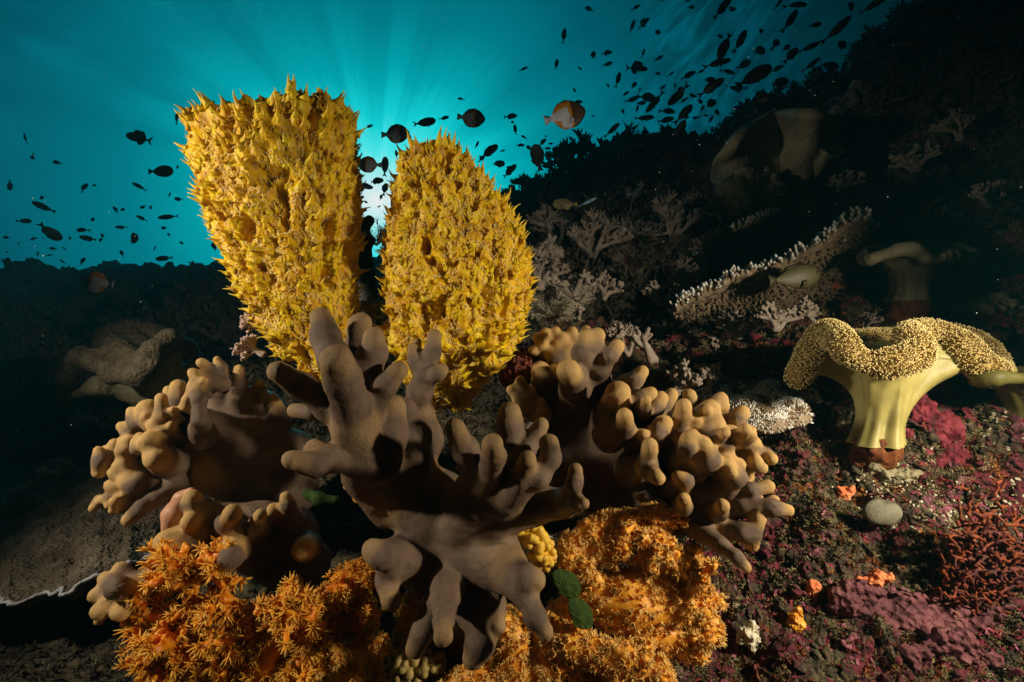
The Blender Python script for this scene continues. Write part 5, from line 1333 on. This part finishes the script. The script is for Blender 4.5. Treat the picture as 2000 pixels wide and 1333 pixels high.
def cover(name, label, cat, templs, mat, n, spacing, size, cond, seed, lift=0, jit=.4):
    g = np.random.default_rng(seed)
    idx = pick(SV, SN, n, spacing, g, cond)
    sc = size * np.clip(SV[idx, 1] / .8, .6, 2.5) * (.5 + g.random(len(idx)))
    per = [idx[k::len(templs)] for k in range(len(templs))]; scs = [sc[k::len(templs)] for k in range(len(templs))]
    VV, QQ, TT, off = [], [], [], 0
    for T, sel, s in zip(templs, per, scs):
        v, fs, _ = stamp(T, SV[sel] + SN[sel] * lift, SN[sel] + g.normal(size=(len(sel), 3)) * jit, s, g)
        VV.append(v); QQ.append(fs[0] + off); TT.append(fs[1] + off); off += len(v)
    o = link(name, mesh_np(name, np.vstack(VV), [np.vstack(QQ), np.vstack(TT)], smooth=name in ('pink_crust', 'pale_crust', 'crimson_crust', 'reef_lumps')), M[mat])
    return tag(o, label, cat, kind='stuff')
vis = (SPX > -60) & (SPX < 2060) & (SPY < 1400) & (SPY > -30)
nA = fbm(SV * 8, 3, 101); nB = fbm(SV * 14 + 5, 3, 102); nC = fbm(SV * 11 + 9, 3, 103); nD = fbm(SV * 5 + 3, 3, 104)
near = (SV[:, 1] < 1.5) & vis; rightside = SPX > 1000
TU = [leaftuft(14, s) for s in (1, 2, 3)]
BL = [blob(s) for s in (1, 2, 3, 4)]
BS = [blob(s, (1.3, 1, .3)) for s in (5, 6, 7)]
cover('olive_turf', 'short olive algae turf over the right hand slope', 'algae', TU, 'olive', 9000, .0050, .0080, near & rightside & (nA > -.35), 1)
cover('rust_turf', 'rusty red algae turf in patches on the right hand slope', 'algae', TU, 'rustt', 3600, .006, .0080, near & rightside & (nB > .10), 2)
cover('tan_turf', 'pale olive tan turf in patches on the right hand slope', 'algae', TU, 'tant', 7500, .005, .0066, near & rightside & (nC > -.08), 12)
cover('reef_lumps', 'mottled knobs of rock and encrusting growth over the right hand slope', 'reef rock', BL + BS, 'reef', 2200, .009, .0125, near & rightside, 14)
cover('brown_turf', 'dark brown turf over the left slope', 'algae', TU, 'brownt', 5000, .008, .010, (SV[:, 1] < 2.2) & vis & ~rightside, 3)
cover('pink_crust', 'pink coralline crust knobs on the right hand slope', 'coral crust', BS + BL[:1], 'pinkc', 1100, .008, .0060, near & rightside & (nC > .22), 4)
cover('pale_crust', 'pale sandy rubble and crust bits on the right hand slope', 'coral crust', BL, 'sand', 900, .009, .0048, near & rightside & (nD > .08) & (SPY > 700), 5)
cover('crimson_crust', 'crimson crust patches on the right hand slope', 'coral crust', BS, 'crimson', 1700, .008, .0070, near & (SPX > 1300) & (nB < -.22), 6)
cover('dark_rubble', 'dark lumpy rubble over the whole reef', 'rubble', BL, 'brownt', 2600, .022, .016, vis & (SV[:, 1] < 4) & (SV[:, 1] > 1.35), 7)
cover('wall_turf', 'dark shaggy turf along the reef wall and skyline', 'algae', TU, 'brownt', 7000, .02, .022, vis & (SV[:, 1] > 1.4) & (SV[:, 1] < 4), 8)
# flame coloured bushy hydroid at the right edge
def flame():
    g = np.random.default_rng(44); ch = []
    for i in range(150):
        x = 2030 - g.random() ** .8 * 150; y = 1120 + g.normal() * 62; pts = []
        ang = math.radians(180 + (y - 1120) * -.25 + g.normal() * 22); z = g.normal() * .010
        for k in range(4):
            pts.append((*P(x, y, .652 + z - .004 * k), .0019 - .0002 * k)); x += math.cos(ang) * 14 + g.normal() * 3; y += math.sin(ang) * 10 + g.normal() * 5
        ch.append(pts)
        for p in pts[1:]:
            for _ in range(2):
                q = np.array(p[:3]) + g.normal(size=3) * [.006, .004, .006]; ch.append([(*p[:3], .0013), (*q, .0019)])
    me = sdf_mesh('hydroid_bush', ch, .0014, .0012)
    tag(link('hydroid_bush', me, M['flame']), 'flame orange and dark red bushy growth streaming in from the right edge', 'soft coral')
flame()

# ------------------------------------------------------------------ fish
def fish_parts(h=.36, th=.14, fork=.5, n=22, tailh=.30, dors=.06, bulge=.38, tailw=.16, peak=0.0):
    """unit long fish, head towards +x, z up. Returns dict of (V,Q,T)"""
    out = {}; xs = np.linspace(0, 1, n); L0 = .84
    prof = np.sin(np.pi * np.clip(xs, 0, 1) ** (math.log(.5) / math.log(bulge))) ** .72
    hh = np.maximum(prof * h / 2, .0) ; hh = np.maximum(hh, np.where(xs > .8, h * .10 * (1 - (xs - .8)), 0.004)); hh[0] = .004; hh[1] = max(hh[1], h * .10)
    tt = np.maximum(th / 2 * np.sin(np.pi * xs ** .6) ** .8, .006); tt[0] = .004
    X = .5 - xs * L0; k = 12; a = np.arange(k) * 2 * np.pi / k
    V = np.stack([np.repeat(X, k), (tt[:, None] * np.sin(a)).ravel(), (hh[:, None] * np.cos(a)).ravel()], 1)
    Q = [(i * k + j, (i + 1) * k + j, (i + 1) * k + (j + 1) % k, i * k + (j + 1) % k) for i in range(n - 1) for j in range(k)]
    V = np.vstack([V, [X[-1], 0, 0]]); T = [((n - 1) * k + (j + 1) % k, (n - 1) * k + j, len(V) - 1) for j in range(k)]
    out['body'] = (V, np.array(Q), np.array(T))
    def slab(poly, y=.006):
        poly = np.array(poly, float); m_ = len(poly); c = poly.mean(0)
        A = np.array([(p[0], 0, p[1]) for p in poly] + [(c[0], y, c[1]), (c[0], -y, c[1])])
        t = [(i, (i + 1) % m_, m_) for i in range(m_)] + [((i + 1) % m_, i, m_ + 1) for i in range(m_)]
        return A, np.zeros((0, 4), int), np.array(t)
    xe = .5 - L0; ph = h * .08
    out['tail_fin'] = slab([(xe + .03, ph), (xe - tailw * .6, tailh * .38), (xe - tailw, tailh / 2), (xe - tailw * (1 - .6 * fork), tailh * .16), (xe - tailw * (1 - .8 * fork), 0),
                            (xe - tailw * (1 - .6 * fork), -tailh * .16), (xe - tailw, -tailh / 2), (xe - tailw * .6, -tailh * .38), (xe + .03, -ph)])
    at = lambda f, s: (.5 - f * L0, s * np.interp(f, xs, hh) * .92)
    a1, a2, a3, a4 = at(.28, 1), at(.5, 1), at(.72, 1), at(.86, 1)
    out['dorsal_fin'] = slab([a1, (a1[0] - .06, a1[1] + dors * .9), (a2[0], a2[1] + dors), (a3[0] - .02, a3[1] + dors * (1 + peak)), (a4[0] - .02, a4[1] + dors * .25), a4, a3, a2])
    b2, b3, b4 = at(.55, -1), at(.72, -1), at(.86, -1)
    out['anal_fin'] = slab([b2, (b2[0] - .04, b2[1] - dors * .9), (b3[0] - .02, b3[1] - dors), (b4[0] - .02, b4[1] - dors * .25), b4, b3])
    p = at(.34, -1)
    v, q, t = slab([(p[0], p[1] * .3), (p[0] - .05, p[1] * .3 - .05 - h * .12), (p[0] - .13, p[1] * .3 - .09 - h * .15), (p[0] - .10, p[1] * .3 - .02)]); v[:, 1] += th * .42; v[:, 1] += (-v[:, 0] + p[0]) * .4
    v2 = v * [1, -1, 1]; out['pectoral_fins'] = (np.vstack([v, v2]), np.zeros((0, 4), int), np.vstack([t, t[:, ::-1] + len(v)]))
    e = [(.5 - .10 * L0, s * np.interp(.10, xs, tt) * .80, .10 * h) for s in (1, -1)]
    ev, eq, et = [], [], []
    for s, c in enumerate(e):
        v, q, t = tube_t([np.array(c) - [0, .012, 0], np.array(c) + [0, .012, 0]], [.022, .022], 8); eq.append(q + len(v) * s); et.append(t + len(v) * s); ev.append(v)
    out['eyes'] = (np.vstack(ev), np.vstack(eq), np.vstack(et))
    return out
def unitfish(bend=0.0, sag=0.0, **kw):
    p = fish_parts(**kw)
    V, Fs, mi = merge([(*p[k], 0) for k in ('body', 'tail_fin', 'dorsal_fin', 'anal_fin', 'pectoral_fins')])
    V = V.copy(); V[:, 1] += bend * np.clip(.1 - V[:, 0], 0, 1) ** 1.6; V[:, 2] += sag * np.clip(.1 - V[:, 0], 0, 1) ** 1.6
    me = mesh_np('fish', V, Fs); me.materials.append(M['fish']); return me
KW = {'slim': dict(h=.24, th=.13, fork=.75, tailh=.22, dors=.03), 'mid': dict(h=.33, th=.14, fork=.6, tailh=.26, dors=.045),
      'deep': dict(h=.50, th=.15, fork=.3, tailh=.30, dors=.06), 'fins': dict(h=.30, th=.14, fork=.8, tailh=.36, dors=.12, peak=.3)}
KINDS = {k: [unitfish(bend=b, sag=g_, **{**v, 'h': v['h'] * q, 'dors': v['dors'] * w}) for b, g_, q, w in ((0, 0, 1, 1), (.5, .10, .88, 1.6), (-.5, -.12, 1.12, .7), (.9, .2, .94, 1.3))] for k, v in KW.items()}
fr_ = np.random.default_rng(12)
def orient(o, px, py, d, length, ang, yaw=0):
    o.location = P(px, py, d); s = length / F * d; o.scale = (s, s, s)
    a = rad(ang)
    if abs(((ang + 180) % 360) - 180) > 90:      # heading left: mirror by turning about z so the back stays up
        o.rotation_euler = (Matrix.Rotation(-(a - math.pi), 3, 'Y') @ Matrix.Rotation(math.pi + rad(yaw), 3, 'Z')).to_euler()
    else:
        o.rotation_euler = (Matrix.Rotation(-a, 3, 'Y') @ Matrix.Rotation(rad(yaw), 3, 'Z')).to_euler()
def bigfish(label, px, py, d, length, ang, mats, group=None, yaw=0, cat='fish', name='fish', paint=None, **kw):
    p = fish_parts(**kw); root = empty(name); tag(root, label, cat, group)
    for k, (V, Q, T) in p.items():
        mt = mats.get(k, mats['body'])
        V, Fs, mi = merge([(V, Q, T, 0)])
        me = mesh_np(k, V, Fs); o = link(k, me, [M[x] for x in (mt if isinstance(mt, (list, tuple)) else [mt])], root)
        if paint and k == 'body':
            c = np.empty(len(me.polygons) * 3, np.float32); me.polygons.foreach_get('center', c); c = c.reshape(-1, 3)
            me.polygons.foreach_set('material_index', paint(c).astype(np.int32)); me.update()
    orient(root, px, py, d, length, ang, yaw)
    return root
def butter(c):
    x, z = c[:, 0], c[:, 2]
    m_ = np.zeros(len(x)); m_[(x > .16 + 0 * z)] = 2                      # head
    m_[(z > .02) & (x < .16) & (x > .02 + (.22 - z) * .1) & (z > .30 - (x * 1.2 + .12))] = 1
    m_[(x < .17) & (x > .10)] = 1; m_[(x < -.10) & (np.abs(z) > .10)] = 1
    m_[(z > .16) & (x < .05)] = 1
    return m_
bk = dict(h=.66, th=.16, fork=.05, tailh=.26, dors=.05, bulge=.48, tailw=.15, n=44)
bm = {'body': ['fwhite', 'forange', 'fbrown'], 'tail_fin': 'fwhite', 'dorsal_fin': 'forange', 'anal_fin': 'forange', 'pectoral_fins': 'fwhite', 'eyes': 'eye'}
bigfish('large pyramid patterned butterflyfish, white with orange fins and dark head, above the ridge', 1103, 226, 1.15, 84, 14, bm, paint=butter, group='butterflyfish', name='butterflyfish', cat='butterflyfish', **bk)
bigfish('dark butterflyfish with yellow edged fins above the yellow dome sponge', 920, 231, 1.9, 56, -6, bm, paint=butter, group='butterflyfish', name='butterflyfish', cat='butterflyfish', **bk)
bigfish('butterflyfish facing right just above the left shoulder of the dome sponge', 772, 262, 1.9, 56, 4, bm, paint=butter, group='butterflyfish', name='butterflyfish', cat='butterflyfish', **bk)
bigfish('dark butterflyfish facing left in the bright gap between the sponges', 722, 322, 2.0, 48, 178, bm, paint=butter, group='butterflyfish', name='butterflyfish', cat='butterflyfish', **bk)
bigfish('dim white and orange butterflyfish in front of the dark left reef', 190, 552, 1.7, 66, 172, bm, paint=butter, group='butterflyfish', name='butterflyfish', cat='butterflyfish', **bk)
bigfish('yellowish striped fish over the dark slope right of the dome sponge', 1104, 399, 1.5, 50, 180, {'body': 'folive', 'tail_fin': 'fyellow', 'anal_fin': 'fyellow', 'eyes': 'eye'}, h=.44, th=.14, fork=.3, tailh=.26)
bigfish('thin pale blue wrasse slanting upward beside the yellowish striped fish', 1148, 395, 1.5, 40, 26, {'body': 'fblue', 'eyes': 'eye'}, h=.16, th=.10, fork=.1, tailh=.12, dors=.02)
bigfish('olive damselfish with a bright eye under the table coral', 1550, 543, 1.08, 104, 8, {'body': 'folive', 'eyes': 'eye'}, h=.46, th=.16, fork=.4, tailh=.30)
bigfish('dark surgeonfish swimming right left of the tall yellow sponge', 314, 335, 2.2, 50, 1, {'body': 'fish'}, h=.46, th=.14, fork=.1, tailh=.26, dors=.03)
bigfish('large dark fusilier heading up to the right in the dense school', 1472, 150, 1.8, 82, 30, {'body': 'fish'}, h=.32, th=.14, fork=.7, tailh=.26, dors=.03)
bigfish('big dark fish hanging head down near the left skyline', 97, 453, 2.0, 48, -72, {'body': 'fish'}, yaw=55, h=.52, th=.24, fork=.5, tailh=.34)
bigfish('dark fish standing nearly upright beside the large coral head on the ridge', 1050, 309, 1.7, 56, 108, {'body': 'fish'}, yaw=40, h=.46, th=.18, fork=.3, tailh=.26)
bigfish('slim dark fish slanting upward above the right shoulder of the dome sponge', 955, 297, 2.2, 44, 38, {'body': 'fish'}, h=.34, fork=.5, tailh=.30)
bigfish('dark triggerfish like fish with a tall fin heading left on the left side', 272, 270, 2.4, 54, 166, {'body': 'fish'}, h=.32, fork=.8, tailh=.36, dors=.13, peak=.2)
bigfish('long dark slender fish slanting down to the right at the far left', 86, 405, 2.2, 52, 157, {'body': 'fish'}, h=.22, fork=.4, tailh=.14, dors=.02)
FISH = """345 230 28 96 s;49 271 20 90 s;66 307 30 175 f;112 318 15 170 d;347 329 20 118 s;19 362 22 -80 d;164 366 22 80 d;182 362 20 -12 s;273 365 26 150 s;331 381 14 40 s;349 390 15 170 d;79 387 22 2 m
280 405 12 200 d;296 406 17 160 d;226 410 14 110 d;238 410 12 10 d;182 429 15 185 d;277 427 20 150 m;329 424 37 190 s;48 432 26 0 m;160 449 32 180 s;237 445 20 178 m;321 446 12 175 d;331 460 22 150 s;356 476 14 150 m;9 464 16 0 m;64 467 15 30 m
135 466 19 5 m;173 467 30 166 m;195 470 18 20 m;202 461 24 165 m;257 467 42 4 d;104 486 22 170 s;302 486 14 92 s;238 496 13 95 d;35 476 9 20 m;14 492 9 0 m;74 497 15 120 m;95 499 13 20 s;76 510 14 160 m
123 512 14 130 s;133 521 12 0 m;161 511 19 95 d;159 530 18 25 m;321 505 30 190 m;328 519 24 20 d;12 512 34 -15 d;55 523 16 160 m;418 483 20 80 d;84 466 9 60 s;126 486 10 130 s
1151 18 18 150 d;1102 69 28 85 m;1087 126 22 80 m;1158 110 27 75 m;1185 104 23 -4 f;1186 126 21 12 m;1133 135 12 130 m;1022 135 21 12 s;1122 178 14 105 m;1188 168 10 120 d;1159 228 9 140 m;900 193 18 158 s
752 326 38 82 m;829 240 46 16 m;867 231 21 12 m;721 247 17 30 m;694 275 8 0 m;800 266 18 -68 s;774 301 15 95 f;871 277 25 60 s;810 277 12 0 m;931 284 18 62 s;972 321 38 26 m;995 335 38 38 m;981 295 14 8 s;941 310 16 50 d
998 228 27 -4 f;1000 240 15 60 m;1006 254 20 95 m;1024 268 16 148 s;1016 284 18 0 m;1034 289 14 170 d;1059 279 22 34 m;1075 281 13 15 m;1070 290 15 5 m;997 328 20 160 s;1066 268 14 95 s
733 354 37 0 m;712 364 34 -2 m;752 368 24 80 d;716 396 12 150 m;701 388 22 20 m;744 386 12 60 d;712 412 14 5 m;1130 199 21 14 m;740 404 9 20 m;706 346 9 70 s
1243 14 26 40 s;1235 52 23 70 m;1257 46 27 35 f;1283 65 20 45 d;1257 103 22 70 s;1285 115 23 26 s;1244 133 43 -8 f;1284 144 19 20 m;1208 154 37 75 s;1237 168 22 52 m;1250 176 14 80 s;1221 184 17 20 m;1234 195 27 6 m
1265 190 35 -5 d;1251 202 22 10 m;1279 201 50 226 s;1244 214 19 72 s;1218 219 12 140 d;1258 231 39 -3 s;1197 253 38 45 s;1412 16 42 52 m;1428 19 26 22 f;1349 15 15 10 d;1343 2 10 10 d;1293 1 8 60 d;1406 71 22 10 m
1415 91 54 246 m;1448 79 42 68 m;1484 62 28 42 m;1517 84 27 60 d;1483 100 37 28 d;1580 93 42 20 s;1586 126 36 40 s;1402 123 54 14 s;1452 127 28 20 d;1423 140 36 0 s;1369 140 21 32 s;1345 147 31 26 m;1384 157 33 16 m
1441 175 32 158 f;1389 171 54 32 m;1319 167 17 82 s;1327 175 20 30 m;1324 189 48 218 m;1355 189 25 122 m;1335 197 21 30 s;1365 198 25 10 m;1393 198 42 224 m;1306 217 33 5 m;1300 235 33 0 m;1338 221 46 50 m;1332 247 44 236 m
1294 253 27 0 f;1281 265 50 -8 s;1261 257 22 120 s;1218 277 19 160 m;1212 286 32 0 s;1247 286 42 196 s;1273 291 18 76 m;1298 293 17 170 m;1317 276 19 112 s;1328 295 25 4 d;1401 223 33 80 s;1388 235 18 70 m;1378 226 13 10 m
1454 214 30 172 d;1427 263 29 28 m;1391 253 15 80 m;1402 265 14 0 m;1426 282 24 15 m;1363 276 15 10 m;1499 192 46 12 m;1520 163 52 22 m;1517 135 25 20 m;1546 108 32 50 d;1557 9 44 2 s;1546 39 42 62 m;1520 8 26 52 s;1591 50 26 10 m
1638 56 62 46 s;1662 14 52 55 s;1820 27 104 5 s;1775 81 64 -8 m;1743 110 50 36 s;1617 130 48 4 m;1669 139 52 30 s;1595 48 27 30 m;1707 67 42 30 s;1640 90 46 30 m;1536 94 31 40 m;1707 9 52 26 s;1760 120 44 30 s;1600 160 44 35 s;1470 240 22 60 m;1350 262 24 30 m;1310 145 16 30 s;1360 230 22 200 s;1372 212 18 60 m;1296 170 16 200 m""".replace('\n', ';').split(';')
KN = {'s': 'slim', 'm': 'mid', 'd': 'deep', 'f': 'fins'}
WORD = {'s': 'slim', 'm': 'oval', 'd': 'deep bodied', 'f': 'tall finned'}
def heading(a):
    a = a % 360
    return ['heading right', 'heading up to the right', 'heading straight up', 'heading up to the left', 'heading left', 'heading down to the left', 'heading straight down', 'heading down to the right'][int(((a + 22.5) % 360) // 45)]
def zone(x, y):
    if x < 460:
        if y < 350: return 'in the open blue at far left', 'fish in the open water on the left'
        if y < 480: return 'above the left skyline', 'fish in the open water on the left'
        return 'close over the left skyline', 'fish in the open water on the left'
    if x < 765: return 'in the sun gap', 'fish round the sun gap'
    if x < 1015: return 'over the dome sponge', 'fish round the sun gap'
    if x < 1195:
        return ('high above the ridge' if y < 200 else 'near the large coral head'), 'fish above the ridge'
    if x < 1310: return ('at the school\'s top left' if y < 120 else 'at the school\'s left end' if y < 220 else 'low at the school\'s left end'), 'school over the ridge'
    if x < 1430: return ('at the top of the school' if y < 100 else 'in mid school' if y < 200 else 'low in mid school'), 'school over the ridge'
    if x < 1540: return ('at the school\'s upper right' if y < 110 else 'at the right of the school'), 'school over the ridge'
    return 'in the dark water by the wall', 'school over the ridge'
rowsf = []
for s in FISH:
    x, y, l, a, k = s.split(); x, y, l, a = float(x), float(y), float(l), float(a)
    size = 'tiny' if l < 17 else 'small' if l < 31 else 'larger'
    z, g = zone(x, y)
    rowsf.append([x, y, l, a, k, f"{size} {WORD[k]} dark fish {heading(a)} {z}", g])
from collections import defaultdict
byl = defaultdict(list)
for r in rowsf: byl[r[5]].append(r)
ORD = ['leftmost'] + [w + ' from left' for w in 'second third fourth fifth sixth seventh eighth ninth tenth eleventh twelfth'.split()]
for lab, rs in byl.items():
    if len(rs) > 1:
        rs.sort(key=lambda r: r[0])
        for i, r in enumerate(rs):
            o_ = 'rightmost' if i == len(rs) - 1 else ORD[i]
            r[5] = (o_ + ' ' + lab.replace('dark fish', 'fish').replace('straight ', '').replace('to the ', '').replace('deep bodied', 'deep').replace('tall finned', 'finned').replace('in the open blue at', 'at')).replace('over the dome', 'over dome')
for x, y, l, a, k, lab, g in rowsf:
    w_ = lab.split()
    if len(w_) > 16: lab = lab.replace(' from left', '').replace(' end', '').replace('low at the', 'low at')
    me = KINDS[KN[k]][int(fr_.integers(4))]; o = bpy.data.objects.new('fish', me); COL.objects.link(o)
    d = float(np.clip(95 / l * fr_.uniform(.85, 1.2), 1.7, 5.2))
    if x > 1540: d = min(d, 2.2)
    if x > 1000 and y > 250: d = min(d, 2.9)
    orient(o, x, y, d, l * 1.0, a, yaw=fr_.uniform(-38, 38))
    tag(o, ' '.join(lab.split()[:16]), 'fish', g)

# ------------------------------------------------------------------ bubbles and drifting specks
g5 = np.random.default_rng(3)
v, q = sdf([[(0, 0, 0, 1)]], .22, .1)
bmesh_ = mesh_np('air_bubble', v * [1, 1, .8], q); bmesh_.materials.append(M['bubble'])
for i in range(110):
    u = g5.random()
    if i < 40: x = 330 + 85 * u + g5.normal() * 4; y = 120 * u ** 1.0 + g5.normal() * 4; 
    elif i < 85: x = 482 + g5.normal() * 16; y = 22 + g5.normal() * 22
    else: x = 455 + g5.normal() * 14; y = 112 + g5.normal() * 6
    o = bpy.data.objects.new('air_bubble', bmesh_); COL.objects.link(o); d = 2.2; o.location = P(x, max(y, 1), d)
    s = .0022 * g5.uniform(.5, 1.6); o.scale = (s, s, s)
    tag(o, 'tiny glinting air bubble in the rising streams at the upper left', 'bubble', 'air bubbles rising at the upper left')
sp = [(65, 388, 3.2, .8), (88, 394, 2, .8), (275, 590, 2.4, .8), (40, 178, 2, .9), (15, 342, 2.6, .9), (85, 500, 3, .8), (826, 92, 2.5, 1.2), (835, 95, 1.8, 1.2), (918, 287, 2.6, 1), (1022, 21, 2, 1), (1366, 283, 2.4, .9), (1470, 95, 3, .9), (1628, 160, 3, .9), (1553, 60, 3, .9), (1420, 162, 2, .9), (1280, 370, 2, .9), (1288, 337, 2, .9), (1228, 380, 2, .9), (1220, 447, 2, .9)]
for _ in range(420): sp.append((g5.uniform(0, 2000), g5.uniform(20, 900), g5.uniform(.7, 2.0) * g5.uniform(.7, 1.2), g5.uniform(.6, 1.5)))
v, q = sdf([[(0, 0, 0, 1)]], .6, .1)
T1 = (v * [1, 1, .8], [q, np.zeros((0, 3), int)], [np.zeros(len(q), int), np.zeros(0, int)])
pm = stamp(T1, np.array([P(x, y, d) for x, y, s, d in sp]), np.tile([0, 0, 1.0], (len(sp), 1)), np.array([s * .5 / F * d for x, y, s, d in sp]), g5)
tag(link('marine_snow', mesh_np('marine_snow', *pm), M['snow']), 'tiny pale specks drifting in the water', 'drifting specks', kind='stuff')

# ------------------------------------------------------------------ the water between the camera and the far reef
def haze():
    lo = SV.min(0); hi = SV.max(0)
    x0, x1, y0, y1, z0, z1 = lo[0] - .5, hi[0] + .5, -1.5, 15.0, lo[2] - 1, max(hi[2], 3.0) + .5
    V = np.array([(x, y, z) for x in (x0, x1) for y in (y0, y1) for z in (z0, z1)])
    me = mesh_np('haze', V, np.array([(0, 1, 3, 2), (4, 6, 7, 5), (0, 4, 5, 1), (2, 3, 7, 6), (0, 2, 6, 4), (1, 5, 7, 3)]), smooth=False)
    m_ = bpy.data.materials.new('water haze'); m_.use_nodes = True; nt = m_.node_tree
    nt.nodes.remove(nt.nodes['Principled BSDF'])
    v = nt.nodes.new('ShaderNodeVolumePrincipled'); v.inputs['Color'].default_value = (.12, .70, .80, 1); v.inputs['Density'].default_value = .025
    v.inputs['Anisotropy'].default_value = .45
    nt.links.new(v.outputs[0], nt.nodes['Material Output'].inputs['Volume'])
    tag(link('haze', me, m_), 'faint blue green haze of the sea water', 'haze', kind='stuff')
haze()
